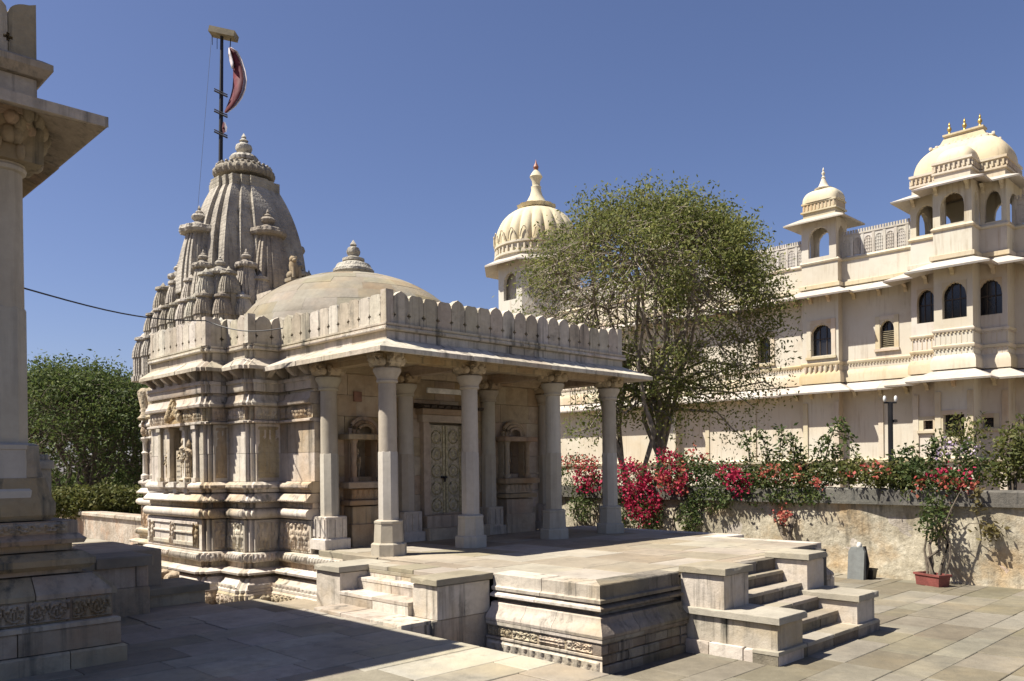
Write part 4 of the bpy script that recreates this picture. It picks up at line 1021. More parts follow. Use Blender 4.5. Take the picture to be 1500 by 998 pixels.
# ================================================================== PALACE
PAL = thing('palace', (24., 4., -1.), 'cream plastered palace with arched windows, sloping ledges and rooftop pavilions', 'palace')
PP = [(24., 27.), (24., 12.6), (23.65, 12.6), (23.65, 11.2), (24., 11.2), (24., 5.32), (23.65, 5.32), (23.65, 3.90), (24., 3.90), (24., 1.12), (23.2, 1.12), (23.2, .12), (22.4, .12), (22.4, -1.06), (23.2, -1.06), (23.2, -1.85), (24., -1.85), (24., -10.)]
SD = path_sides(PP)
ZCH2 = 7.85; ZCH1 = 4.20; ZPB = 8.87; ZPT = 9.72
def wall_rect(P, d, s0, s1, z0, z1, opens, name='wall', mname='palace_wall', depth=.3):
    """flat wall with rectangular openings (s0,s1,z0,z1) with reveals"""
    nx, ny = d[1], -d[0]; m = MB()
    S_ = sorted(set([s0, s1]+[o[0] for o in opens]+[o[1] for o in opens])); Z_ = sorted(set([z0, z1]+[o[2] for o in opens]+[o[3] for o in opens]))
    def p(s, o, z): return (P[0]+d[0]*s+nx*o, P[1]+d[1]*s+ny*o, z)
    for i in range(len(S_)-1):
        for j in range(len(Z_)-1):
            sm, zm = (S_[i]+S_[i+1])/2, (Z_[j]+Z_[j+1])/2
            if any(o[0] < sm < o[1] and o[2] < zm < o[3] for o in opens): continue
            m.add([p(S_[i], 0, Z_[j]), p(S_[i+1], 0, Z_[j]), p(S_[i+1], 0, Z_[j+1]), p(S_[i], 0, Z_[j+1])], [(0, 1, 2, 3)])
    for a, b, c_, e in opens:
        for (q0, q1) in (((a, c_), (b, c_)), ((b, c_), (b, e)), ((b, e), (a, e)), ((a, e), (a, c_))):
            m.add([p(q0[0], 0, q0[1]), p(q1[0], 0, q1[1]), p(q1[0], -depth, q1[1]), p(q0[0], -depth, q0[1])], [(0, 1, 2, 3)])
    return put(m, name, mname, PAL, p((s0+s1)/2, 0, z0))
def window(P, d, sc, w, zb, zt, arched=True, foil=7, frame=True, slats=False, spring=.62):
    nx, ny = d[1], -d[0]
    def T(s, o, z): return (P[0]+d[0]*(sc+s)+nx*(-o), P[1]+d[1]*(sc+s)+ny*(-o), z)
    def bx(s0, s1, o0, o1, z0, z1):
        m = MB(); m.loft([[T(s0, o0, z), T(s1, o0, z), T(s1, o1, z), T(s0, o1, z)] for z in (z0, z1)]); return m
    wn = put(bx(-w/2, w/2, .22, .24, zb, zt), 'window', 'glass_dark', PAL, T(0, .2, zb))
    H = zt-zb
    if arched:
        m = MB(); spandrel(m, lambda s, o, z: T(s, o, z), w, zb+H*spring, zt-.03, zt+.001, -.012, .16, foil, 28); put(m, 'arch_head', 'palace_trim', wn, T(0, 0, zt))
    if frame:
        fr = .16
        for (a, b) in ((-w/2-fr, -w/2), (w/2, w/2+fr)): put(bx(a, b, -.03, .0, zb-.05, zt+.14), 'frame', 'palace_trim', wn, T(a, 0, zb))
        put(bx(-w/2, w/2, -.031, .0, zt+.0, zt+.14), 'frame', 'palace_trim', wn, T(0, 0, zt))
        put(bx(-w/2-fr-.03, w/2+fr+.03, -.09, .0, zb-.13, zb-.04), 'sill', 'palace_trim', wn, T(0, 0, zb))
    for k in (1, 2): put(bx(-w/2+w*k/3-.015, -w/2+w*k/3+.015, .19, .215, zb, zt), 'mullion', 'wood_dark', wn, T(0, .2, zb))
    put(bx(-w/2, w/2, .188, .213, zb+H*.52, zb+H*.52+.035), 'transom', 'wood_dark', wn, T(0, .2, zb))
    if slats:
        n = 9
        for k in range(n): put(bx(-w/2+.02, w/2-.02, .10, .13, zb+H*.62*k/n+.02, zb+H*.62*k/n+.05), 'slat', 'wood_grey', wn, T(0, .1, zb))
    return wn
# openings per side of the facade: (side index, s centre, width, zb, zt, arched, slats)
def zy(u, v, x): q = atx(u, v, x); return float(q[1]), float(q[2])
wins = []
def addwin(side, u0, v0, u1, v1, x, arched=True, slats=False, frame=True, foil=7, spring=.62):
    ya_, _ = zy(u0, (v0+v1)/2, x); yb_, _ = zy(u1, (v0+v1)/2, x); zt = zy((u0+u1)/2, v0, x)[1]; zb = zy((u0+u1)/2, v1, x)[1]
    P = SD[side][0]; wins.append((side, P[1]-(ya_+yb_)/2, abs(ya_-yb_), zb, zt, arched, slats, frame, foil, spring))
addwin(7-1, 1188, 474, 1218, 521, 23.65)
addwin(8, 1289, 468, 1310, 509, 24., True, True)
addwin(4, 1110, 492, 1129, 532, 24.)
addwin(10, 1343, 423, 1370, 473, 23.2, True, False, False, 5, .55)
addwin(12, 1380, 412, 1416, 466, 22.4, True, False, False, 7, .55)
addwin(14, 1432, 408, 1468, 461, 23.2, True, False, False, 7, .55)
addwin(12, 1382, 607, 1413, 640, 22.4, False, False, True)
addwin(10, 1353, 616, 1367, 629, 23.2, False, False, True)
addwin(14, 1440, 612, 1456, 626, 23.2, False, False, True)
for sC in (1.5, 4., 6.5, 9., 11.5): wins.append((0, sC, .95, 5.3, 6.5, True, False, True, 7, .62)); 
wins.append((2, .7, .9, 5.3, 6.5, True, False, True, 7, .62))
for i, (P, d, L, k0, k1) in enumerate(SD):
    ops = [(w[1]-w[2]/2, w[1]+w[2]/2, w[3], w[4]) for w in wins if w[0] == i]
    wall_rect(P, d, 0, L, -1.1, 8.87, ops)
for w in wins: window(SD[w[0]][0], SD[w[0]][1], w[1], w[2], w[3], w[4], w[5], w[8], w[7], w[6], w[9])
put(MB().box(24.35, 30, -10, 27, -1.1, 8.8), 'wall_core', 'palace_wall', PAL, (27, 8, -1))
put(MB().box(23.55, 24.4, -1.8, 1.05, -1.1, 8.8), 'wall_core', 'palace_wall', PAL, (24, 0, -1)); put(MB().box(22.75, 23.6, -1.0, .05, -1.1, 8.8), 'wall_core', 'palace_wall', PAL, (23, 0, -1))
# sloping ledges
course(PP, [(0, ZCH2-.16), (.68, ZCH2-.42), (.70, ZCH2-.36), (0, ZCH2-.02)], 'palace_ledge', PAL, 'ledge_slab', 1.6, .1, .006, .006, smooth=None)
course(PP, [(0, ZCH1-.14), (.68, ZCH1-.40), (.70, ZCH1-.34), (0, ZCH1+.02)], 'palace_ledge', PAL, 'ledge_slab', 1.6, .1, .006, .006, smooth=None)
for zc in (ZCH1, ZCH2):
    for i, (P, d, L, k0, k1) in enumerate(SD):
        if L < .7 or d[1] > -.9: continue
        n = max(1, round(L/.85))
        for q in range(n):
            s = (q+.5)*L/n; x, y = P[0], P[1]-s
            if y > 12.5: continue
            m = MB(); m.loft([[(x-o, y+w, z) for o, z in ((0, zc-.55), (.07, zc-.5), (.12, zc-.38), (.35, zc-.30), (.38, zc-.24), (0, zc-.15))] for w in (-.06, .06)]); put(m, 'ledge_bracket', 'palace_trim', PAL, (x, y, zc-.5))
course(PP, [(.0, ZCH1+.02), (.10, ZCH1+.03), (.10, ZCH1+.30), (.06, ZCH1+.42), (.0, ZCH1+.5)], 'palace_trim', PAL, 'ledge_step', 2.2, .05, .002, .003)
course(PP, [(.0, 4.90), (.03, 4.91), (.055, 4.97), (.055, 5.01), (0., 5.04)], 'palace_trim', PAL, 'string_course', 2.0, .05, .003, .003)
tw = [(24., 1.12), (23.2, 1.12), (23.2, .12), (22.4, .12), (22.4, -1.06), (23.2, -1.06), (23.2, -1.85), (24., -1.85)]
course(tw, [(.0, 5.44), (.03, 5.45), (.055, 5.50), (.055, 5.54), (0., 5.57)], 'palace_trim', PAL, 'string_course', 2.0, .05, .003, .003)
def dent_row(path, z, o, step=.11, sz=.045, name='dentil'):
    for i, (P, d, L, k0, k1) in enumerate(path_sides(path)):
        if L < .5 or P[1] > 12.7: continue
        nx, ny = d[1], -d[0]; m = MB(); n = int(L/step)
        for q in range(n):
            s = (q+.5)*L/n; x, y = P[0]+d[0]*s+nx*o, P[1]+d[1]*s+ny*o
            m.box(x-sz/2, x+sz/2, y-sz/2, y+sz/2, z-.045, z)
        tag(put(m, 'dentil_row', 'palace_trim', PAL, (P[0]+d[0]*L/2, P[1]+d[1]*L/2, z)), kind='stuff')
dent_row(PP, 4.90, .02); dent_row(tw, 5.44, .02)
for (ya_, yb_, x) in ((.12, 1.12, 23.2), (-1.06, .12, 22.4), (-1.85, -1.06, 23.2)):   # vertical ribs of the bay fronts
    n = max(3, round((yb_-ya_)/.16))
    for q in range(n+1):
        y = ya_+.03+(yb_-ya_-.06)*q/n; put(MB().box(x-.010, x+.0, y-.012, y+.012, 5.07, 5.38), 'rib', 'palace_trim', PAL, (x, y, 5.1)); put(MB().box(x-.010, x, y-.012, y+.012, 4.72, 4.83), 'rib', 'palace_trim', PAL, (x, y, 4.72))
# corbels under the bay window
for k in range(7):
    y = 3.98+k*.2; m = MB(); m.lathe([(.01, 4.56), (.035, 4.62), (.055, 4.72), (.06, 4.82), (.06, 4.89)], 10, (23.62, y, 0)); put(m, 'corbel', 'palace_trim', PAL, (23.6, y, 4.5), 40)
course(PP, [(0, 8.80), (.05, 8.82), (.07, 8.87), (.03, 8.93), (0, 8.95)], 'palace_trim', PAL, 'string_course', 2.0, .3, .003, .003)
course(PP, [(0, 7.84), (.09, 7.86), (.09, 8.0), (0, 8.03)], 'palace_trim', PAL, 'ledge_step', 2.2, .05, .003, .003)
# parapet of pierced panels
for i, (P, d, L, k0, k1) in enumerate(SD):
    if d[1] > -.9 or i in (6, 10, 12, 14): continue
    n = max(1, round(L/.40)); 
    if i == 0: n = 15
    w = (L if i else 6.2)/n
    for q in range(n):
        s = (q if i else q+16)*w if i else L-6.2+q*w
        y = P[1]-s; x = P[0]
        root = put(MB().box(x+.02, x+.05, y-w+.03, y-.03, ZPB+.1, ZPT-.1), 'parapet_panel', 'palace_parapet', PAL, (x, y-w/2, ZPB))
        m = MB(); m.box(x-.02, x+.09, y-.05, y+.05, ZPB+.05, ZPT); put(m, 'post', 'palace_parapet', root, (x, y, ZPB))
        m = MB(); spandrel(m, lambda s_, o, z: (x-.004+o, y-w/2-s_, z), w-.1, ZPT-.32, ZPT-.12, ZPT-.001, 0, .05, 0, 10); put(m, 'arch', 'palace_parapet', root, (x, y-w/2, ZPT))
        m = MB()
        for a in range(4): m.box(x+.0, x+.022, y-.10-(w-.2)*a/3-.012, y-.10-(w-.2)*a/3+.012, ZPB+.1, ZPT-.15)
        for a in range(5): m.box(x+.001, x+.021, y-w+.06, y-.06, ZPB+.16+a*.12-.01, ZPB+.16+a*.12+.01)
        put(m, 'lattice', 'palace_parapet', root, (x, y, ZPB))
        m = MB(); m.box(x-.03, x+.10, y-w+.002, y-.002, ZPT, ZPT+.06)
        for a in range(4): m.prism([(x+.0, y-w*(a+.2)/4), (x+.06, y-w*(a+.2)/4), (x+.06, y-w*(a+.8)/4), (x, y-w*(a+.8)/4)], ZPT+.06, ZPT+.19)
        put(m, 'crest', 'palace_parapet', root, (x, y, ZPT))
# pilasters and plinth of the ground floor
for (x, y) in ((23.65, 4.0), (23.65, 5.22), (23.2, 1.0), (22.4, .02), (22.4, -.96), (23.2, -1.75), (24, 7.6), (24, 9.8), (24, 2.5)):
    put(MB().box(x-.045, x, y-.09, y+.09, 1.35, 3.5), 'pilaster', 'palace_trim', PAL, (x, y, 1.35))
course(PP, [(0, 1.18), (.1, 1.2), (.12, 1.30), (0, 1.36)], 'palace_trim', PAL, 'plinth_band', 2.5, .05)
# pavilions ------------------------------------------------------------------
def arch_wall(m, O, dv, w, ow, z0, zsill, zs, zc, zt, th, foil=7):
    """one bay with an arched opening; O = left corner, dv = direction along, inward depth to the left of dv"""
    ix, iy = -dv[1], dv[0]
    def T(s, o, z): return (O[0]+dv[0]*s+ix*o, O[1]+dv[1]*s+iy*o, z)
    sd = (w-ow)/2
    for (a, b, c0, c1) in ((0, sd, z0, zt), (w-sd, w, z0, zt), (sd, w-sd, z0, zsill)):
        if c1-c0 < .01: continue
        m.loft([[T(a, 0, z), T(b, 0, z), T(b, th, z), T(a, th, z)] for z in (c0, c1)])
    spandrel(m, lambda s, o, z: T(w/2+s, o, z), ow, zs, zc, zt, .0, th, foil, 24)
def rect_ring(x0, x1, y0, y1): return [(x0, y0), (x1, y0), (x1, y1), (x0, y1)]
def sloped_eave(m, x0, x1, y0, y1, z, over, drop, th=.05):
    a = rect_ring(x0, x1, y0, y1); b = rect_ring(x0-over, x1+over, y0-over, y1+over)
    m.loft([[(x, y, z-.02) for x, y in a], [(x, y, z-drop-th) for x, y in b], [(x, y, z-drop) for x, y in b], [(x, y, z+.06) for x, y in a]], False, False)
    m.add([(x, y, z-.02) for x, y in a], [(0, 1, 2, 3)])
def cushion(m, x0, x1, y0, y1, z0, h, n=10, e=2.6, inset=0.):
    cx, cy = (x0+x1)/2, (y0+y1)/2; hx, hy = (x1-x0)/2, (y1-y0)/2; rings = []
    N = 40
    for k in range(n+1):
        t = k/n; s = (1-t**e)**(1/e) if t < 1 else .02; s = max(s, .02); ring = []
        for i in range(N):
            a = 2*pi*i/N; ca, sa = cos(a), sin(a); r = 1/((abs(ca)**5+abs(sa)**5)**.2)
            ring.append((cx+hx*s*r*ca, cy+hy*(s if hy <= hx*1.2 else 1-(1-s)*hx/hy*1.25)*r*sa, z0+h*t))
        rings.append(ring)
    m.loft(rings)
def small_finial(m, x, y, z, s): m.lathe([(.10*s, 0), (.14*s, .06*s), (.06*s, .16*s), (.05*s, .22*s), (.11*s, .32*s), (.10*s, .40*s), (.04*s, .48*s), (.06*s, .55*s), (.0, .75*s)], 12, (x, y, z))
def pavilion_small(x0, x1, y0, y1, zf, zsill, zs, zc, zt, roofz, label=None):
    m = MB(); wx, wy = x1-x0, y1-y0
    arch_wall(m, (x0, y1), (0, -1), wy, wy*.6, zf, zsill, zs, zc, zt, .14); arch_wall(m, (x0+.14, y0+.002), (1, 0), wx-.28, wx*.55, zf, zsill, zs, zc, zt, .14)
    arch_wall(m, (x1, y0), (0, 1), wy, wy*.6, zf, zsill, zs, zc, zt, .14); arch_wall(m, (x1-.14, y1-.002), (-1, 0), wx-.28, wx*.55, zf, zsill, zs, zc, zt, .14)
    r = put(m, 'rooftop_pavilion', 'palace_wall', PAL, ((x0+x1)/2, (y0+y1)/2, zf))
    m = MB(); sloped_eave(m, x0, x1, y0, y1, zt+.08, .5, .20); put(m, 'eave', 'palace_ledge', r, WP[r.name])
    m = MB(); m.box(x0+.05, x1-.05, y0+.05, y1-.05, zt, zt+.34); m.box(x0-.02, x1+.02, y0-.02, y1+.02, zt+.34, zt+.40); m.box(x0+.04, x1-.04, y0+.04, y1-.04, zt+.40, zt+.66); m.box(x0-.0, x1+.0, y0-.0, y1+.0, zt+.66, zt+.72)
    put(m, 'drum', 'palace_trim', r, WP[r.name])
    m = MB()
    for k in range(9):
        y = y0+.1+(wy-.2)*k/8; m.box(x0+.015, x0+.05, y-.03, y+.03, zt+.43, zt+.63)
        x = x0+.1+(wx-.2)*k/8; m.box(x-.03, x+.03, y0+.015, y0+.05, zt+.43, zt+.63)
    tag(put(m, 'panel_row', 'palace_trim', r, WP[r.name]), kind='stuff')
    m = MB(); cushion(m, x0-.03, x1+.03, y0-.03, y1+.03, zt+.72, roofz, 10, 2.6); put(m, 'roof', 'palace_dome', r, WP[r.name], 40)
    m = MB(); cx, cy = (x0+x1)/2, (y0+y1)/2; m.lathe([(.32, 0), (.34, .05), (.2, .12), (.14, .25), (.08, .4), (.06, .46)], 16, (cx, cy, zt+.70+roofz)); small_finial(m, cx, cy, zt+.70+roofz+.44, .6); put(m, 'finial', 'palace_wall', r, WP[r.name], 40)
    return r
zt1 = zy(1200, 322, 23.65)[1]
pavilion_small(23.60, 24.55, 3.93, 5.29, 8.88, zy(1200, 377, 23.65)[1], zy(1200, 356, 23.65)[1]+.15, zy(1200, 333, 23.65)[1], zt1, .52)
pavilion_small(23.60, 24.75, 11.1, 12.7, 8.88, 9.4, 10.0, 10.5, 10.8, .7)
# the large three-bay pavilion over the projecting tower
ZF = 8.885; ZE = 10.35
m = MB()
for (O, dv, w) in (((23.2, 1.12), (0, -1), 1.0), ((22.4, .12), (0, -1), 1.18), ((23.2, -1.06), (0, -1), .79), ((22.562, -1.058), (1, 0), .636), ((23.362, -1.848), (1, 0), 1.476),
                   ((25., -1.85), (0, 1), .99), ((25., -.86), (0, 1), .99), ((25., .13), (0, 1), .99), ((24.838, 1.118), (-1, 0), 1.476), ((23.198, .118), (-1, 0), .636)):
    arch_wall(m, O, dv, w, w*.62 if w < 1.4 else 1.0, ZF, 9.0, 9.55, 10.02, ZE, .16)
BP = put(m, 'rooftop_pavilion', 'palace_wall', PAL, (24.1, -.4, ZF))
tw2 = [(24.9, 1.12), (23.2, 1.12), (23.2, .12), (22.4, .12), (22.4, -1.06), (23.2, -1.06), (23.2, -1.85), (25., -1.85), (25., 1.12)]
for i, (P, d, L, k0, k1) in enumerate(path_sides(tw2)):
    m = MB(); stone_piece(m, P, d, 0, L, [(0, ZE+.02), (.48, ZE-.18), (.50, ZE-.13), (0, ZE+.10)], k0, k1, .05); put(m, 'eave', 'palace_ledge', BP, (P[0], P[1], ZE))
    m = MB(); stone_piece(m, P, d, 0, L, [(-.04, ZE+.1), (-.04, ZE+.32), (.02, ZE+.34), (.02, ZE+.40), (-.04, ZE+.42), (-.04, ZE+.64), (.03, ZE+.67), (.03, ZE+.75), (-.05, ZE+.77)], k0, k1, .2); put(m, 'cornice', 'palace_trim', BP, (P[0], P[1], ZE))
    nx, ny = d[1], -d[0]; m = MB()
    for q in range(max(2, int(L/.14))):
        s = (q+.5)*L/max(2, int(L/.14)); x, y = P[0]+d[0]*s, P[1]+d[1]*s; m.box(x-.03, x+.03, y-.03, y+.03, ZE+.44, ZE+.61)
    tag(put(m, 'panel_row', 'palace_trim', BP, (P[0], P[1], ZE)), kind='stuff') if L > .3 else None
    if L > .5 and nx < -.5:
        for s in (.12, L-.12):
            x, y = P[0]+d[0]*s, P[1]+d[1]*s; m = MB(); m.loft([[(x-o, y+w_, z) for o, z in ((0, ZE-.35), (.06, ZE-.3), (.10, ZE-.2), (.28, ZE-.1), (0, ZE+.0))] for w_ in (-.05, .05)]); put(m, 'bracket', 'palace_trim', BP, (x, y, ZE-.3))
m = MB(); cushion(m, 23.18, 25.0, -1.87, 1.14, ZE+.76, 1.05, 12, 2.0); put(m, 'roof', 'palace_dome', BP, (24.1, -.4, ZE), 40)
m = MB(); cushion(m, 22.42, 24.2, -1.05, .11, ZE+.76, .55, 8, 2.2); put(m, 'front_roof', 'palace_dome', BP, (23, -.4, ZE), 40)
RZ_ = ZE+1.72
m = MB(); m.loft([[(24.1+sx*hx, -.37+sy*hy, z) for sx, sy in ((-1, -1), (1, -1), (1, 1), (-1, 1))] for hx, hy, z in ((.34, .98, RZ_-.12), (.36, 1.0, RZ_-.02), (.22, .72, RZ_+.10), (.16, .60, RZ_+.32), (.22, .64, RZ_+.36), (.22, .64, RZ_+.42))]); put(m, 'ridge_crest', 'palace_trim', BP, (24.1, -.4, RZ_))
m = MB()
for k in range(11):
    for sx in (-1, 1): m.blob((24.1+sx*.36, -.37-.98+k*.196, RZ_+.0), (.05, .06, .07), 6, 4)
put(m, 'ridge_beads', 'palace_trim', BP, (24.1, -.4, RZ_), 60)
for yy in (-.85, -.37, .11):
    m = MB(); small_finial(m, 24.1, yy, RZ_+.40, .68); put(m, 'finial', 'gold', BP, (24.1, yy, RZ_+.4), 40)
# domed octagonal pavilion at the far end
dc = atd(787, 420, 44.); dcx, dcy = dc[0], dc[1]
def dzv(v): return float(atd(787, v, 44.)[2])
def dm(px): return px*44/FPX
R = dm(61); ze = dzv(395)
m = MB(); a_ = R*cos(pi/8)
for k in range(8):
    t0 = pi/8+pi/4*k; p0 = (dcx+R*cos(t0), dcy+R*sin(t0)); p1 = (dcx+R*cos(t0+pi/4), dcy+R*sin(t0+pi/4)); w = hypot(p1[0]-p0[0], p1[1]-p0[1])
    arch_wall(m, p0, ((p1[0]-p0[0])/w, (p1[1]-p0[1])/w), w, w*.55, 6.0, dzv(447), dzv(425), dzv(408), ze+.2, .2)
DP = put(m, 'domed_pavilion', 'palace_wall', PAL, (dcx, dcy, 6.0))
m = MB(); m.lathe([(R*.8, 6.0), (R*.8, ze)], 8, (dcx, dcy, 0), ph=pi/8); put(m, 'inner_core', 'palace_parapet', DP, WP[DP.name])
m = MB(); m.lathe([(R, ze+.18), (dm(82), ze-.12), (dm(82), ze-.04), (R, ze+.34)], 8, (dcx, dcy, 0), ph=pi/8, cap0=False, cap1=False); put(m, 'eave', 'palace_ledge', DP, WP[DP.name])
m = MB(); m.lathe([(R*.98, ze+.2), (R*.98, ze+.42), (R*1.03, ze+.45), (R*1.03, ze+.55), (R*.97, ze+.57), (R*.97, ze+.95), (R*1.02, ze+.98), (R*1.02, ze+1.08)], 32, (dcx, dcy, 0)); put(m, 'drum', 'palace_trim', DP, WP[DP.name], 30)
m = MB()
for k in range(40):
    a = 2*pi*k/40; m.box(dcx+R*.985*cos(a)-.05, dcx+R*.985*cos(a)+.05, dcy+R*.985*sin(a)-.05, dcy+R*.985*sin(a)+.05, ze+.64, ze+.88)
tag(put(m, 'panel_row', 'palace_trim', DP, WP[DP.name]), kind='stuff')
zd0 = ze+1.08; zd1 = dzv(306)
pr_ = []
for k in range(15):
    t = k/14*pi/2; pr_.append((R*1.0*(cos(t)**.82 if t < pi/2-.01 else .12)+.06*sin(2*t), zd0+(zd1-zd0)*sin(t)))
m = MB(); m.lathe(pr_, 120, (dcx, dcy, 0), lambda a, z: 1-.05*(1-abs(sin(a*10)))**2*1.4*min(1, max(0., (zd1-z)*1.2))); put(m, 'ribbed_dome', 'palace_dome', DP, WP[DP.name], 60)
m = MB()
for k in range(20):
    a = 2*pi*(k+.5)/20; m.tube([(dcx+R*1.03*cos(a+e_*.1), dcy+R*1.03*sin(a+e_*.1), zd0+.1+.55*(1-e_*e_)) for e_ in (-1, -.6, -.25, 0, .25, .6, 1)], .035, 5)
put(m, 'leaf_row', 'palace_trim', DP, WP[DP.name], 60)
m = MB(); m.lathe([(dm(8), zd1-.15), (dm(26), zd1-.05), (dm(29), zd1+.12), (dm(20), zd1+.16), (dm(15), zd1+.3), (dm(9), zd1+.7), (dm(7), zd1+1.0), (dm(7.5), zd1+1.15), (dm(5.5), zd1+1.2), (dm(6), zd1+1.45), (dm(9.5), zd1+1.68), (dm(6), zd1+1.9), (dm(2.5), zd1+2.05)], 48, (dcx, dcy, 0), lambda a, z: 1-.06*(sin(a*12) > 0)*(z < zd1+.2)); put(m, 'lotus_finial', 'palace_dome', DP, WP[DP.name], 40)
m = MB(); m.lathe([(.0, zd1+2.0), (.1, zd1+2.04), (.15, zd1+2.2), (.08, zd1+2.35), (.05, zd1+2.4), (.0, zd1+2.62)], 12, (dcx, dcy, 0)); put(m, 'tip', 'finial_red', DP, WP[DP.name], 40)

# ================================================================== TREES AND PLANTS
def rand_dir(n):
    d = RNG.normal(size=(n, 3)); return d/np.linalg.norm(d, axis=1)[:, None]
def build_tree(name, label, base, center, rad, nleaf, lsize, lmat, bark='bark', limbs=9, subs=6, twigs=6, trunk_r=.16, fork=.35, stems=3, shell=.62, top_bias=.3, cl=.32, group=None, clip=None, dens=None, lowel=.05, clump=.6):
    base = np.array(base, float); center = np.array(center, float); rad = np.array(rad, float)
    t = thing(name, tuple(base), label, 'tree', group)
    tr = MB(); br = MB()
    forkp = base+(center-base)*fork
    ends = []
    sts = []
    for s in range(stems):
        a = 2*pi*s/stems+.7; o = np.array([cos(a), sin(a), 0])
        top = forkp+o*rad[0]*.16*(stems > 1)+np.array([0, 0, jit(.3)])
        limb(tr, base+o*trunk_r*.8*(stems > 1), top, trunk_r, trunk_r*.72, .10, 6, 9); sts.append(top)
    tips = []
    for k in range(limbs):
        a = 2*pi*(k+.4*jit(1))/limbs*1.0; el = random.uniform(lowel, 1.2) if k % 3 else random.uniform(.9, 1.5)
        dirv = np.array([cos(a)*cos(el), sin(a)*cos(el), sin(el)]); p1 = center+dirv*rad*.42
        s = min(sts, key=lambda q: np.linalg.norm(q-p1)); limb(br, s, p1, trunk_r*.55, trunk_r*.3, .12, 5, 6)
        for j in range(subs):
            dv = dirv+rand_dir(1)[0]*.75; dv /= np.linalg.norm(dv); dv[2] = max(dv[2], -.35); p2 = center+dv*rad*random.uniform(.62, .8)
            limb(br, p1, p2, trunk_r*.26, trunk_r*.13, .14, 4, 5)
            for q in range(twigs):
                d3 = dv+rand_dir(1)[0]*.55; d3 /= np.linalg.norm(d3); p3 = center+d3*rad*random.uniform(.84, 1.0)
                if p3[2] < base[2]+1: continue
                limb(br, p2, p3, trunk_r*.11, trunk_r*.04, .12, 3, 4); tips.append(p3); tips.append((p2+p3)/2)
    put(tr, 'trunk', bark, t, tuple(base), 60); put(br, 'branches', bark, t, tuple(base), 60)
    tips = np.array(tips)
    w = np.ones(len(tips)) if dens is None else np.array([dens(p) for p in tips])
    w = w*RNG.lognormal(0, clump, len(tips))
    idx = RNG.choice(len(tips), nleaf, p=w/w.sum())
    P = tips[idx]+RNG.normal(size=(nleaf, 3))*cl*np.array([1, 1, .75])
    leaves('crown', P, lsize, lmat, t, tuple(base), .42, .3, .4)
    return t
TSEED = 21
tb = atd(938, 700, 22.); tb[2] = -.95
tcn = atd(944, 468, 22.)
right = np.array([R2[0], R2[1], 0])
def dens_main(p):
    u, v, w = proj(p)
    d = .55+.9*max(0, (480-v)/220)+.5*(u > 960)
    if v > 440 and u < 1060: d *= .36
    if u < 850: d *= .5
    return max(.12, d)
random.seed(TSEED); RNG = np.random.default_rng(TSEED)
build_tree('shade_tree', 'olive green round-crowned tree with many pale stems behind the porch', tb, tcn, (3.7, 3.7, 3.35), 47000, .10, 'leaf_tree', 'bark_pale', 17, 8, 7, .13, .34, 6, cl=.21, dens=dens_main, lowel=-.15, clump=1.15)
# drooping lower boughs on the right of that tree
LB = bpy.data.objects['shade_tree']; m = MB(); pts = []
for (u, v) in [(1010, 520), (1060, 500), (1105, 520), (1130, 560), (1080, 560), (1040, 590), (1100, 600), (1000, 600), (970, 560), (1120, 480), (1090, 640), (1060, 540), (1125, 520), (990, 640), (930, 600), (800, 520), (830, 500), (780, 470), (860, 540), (900, 560), (905, 500), (870, 470), (860, 600), (845, 640), (850, 560), (880, 640)]:
    e = atd(u+jit(8), v+jit(8), 21.2+jit(.7)); s0 = atd(955+jit(15), 560+jit(40), 22); path = limb(m, s0, e, .045, .012, .2, 5, 5)
    for q in path[2:]:
        for _ in range(105): pts.append(q+RNG.normal(size=3)*np.array([.3, .3, .22]))
put(m, 'low_boughs', 'bark_pale', LB, tuple(tb), 60); leaves('low_foliage', pts, .10, 'leaf_tree', LB, tuple(tb), .42, .3, .3)
# far tree left
GT = 'trees beyond the boundary wall'
fb = atd(120, 745, 34.); fb[2] = -1.1; fc = atd(122, 652, 34.)
build_tree('spreading_tree', 'broad dark green tree beyond the pale boundary wall', fb, fc, (3.9, 3.9, 3.3), 36000, .16, 'leaf_far', 'bark', 13, 7, 6, .17, .25, 3, cl=.36, lowel=-.5, clump=1.2, group=GT)
fb = atd(10, 745, 40.); fb[2] = -1.1; fc = atd(8, 660, 40.)
build_tree('spreading_tree', 'lighter leafy tree partly hidden by the shaded stone column', fb, fc, (3.6, 3.6, 3.0), 16000, .2, 'leaf_far', 'bark', 8, 6, 5, .2, .3, 2, cl=.5, group=GT)
fb = atd(205, 745, 42.); fb[2] = -1.1; fc = atd(215, 650, 42.)
build_tree('spreading_tree', 'dark tree rising behind the carved tower base', fb, fc, (3.2, 3.2, 3.0), 14000, .2, 'leaf_far', 'bark', 8, 6, 5, .2, .3, 2, cl=.5, group=GT)
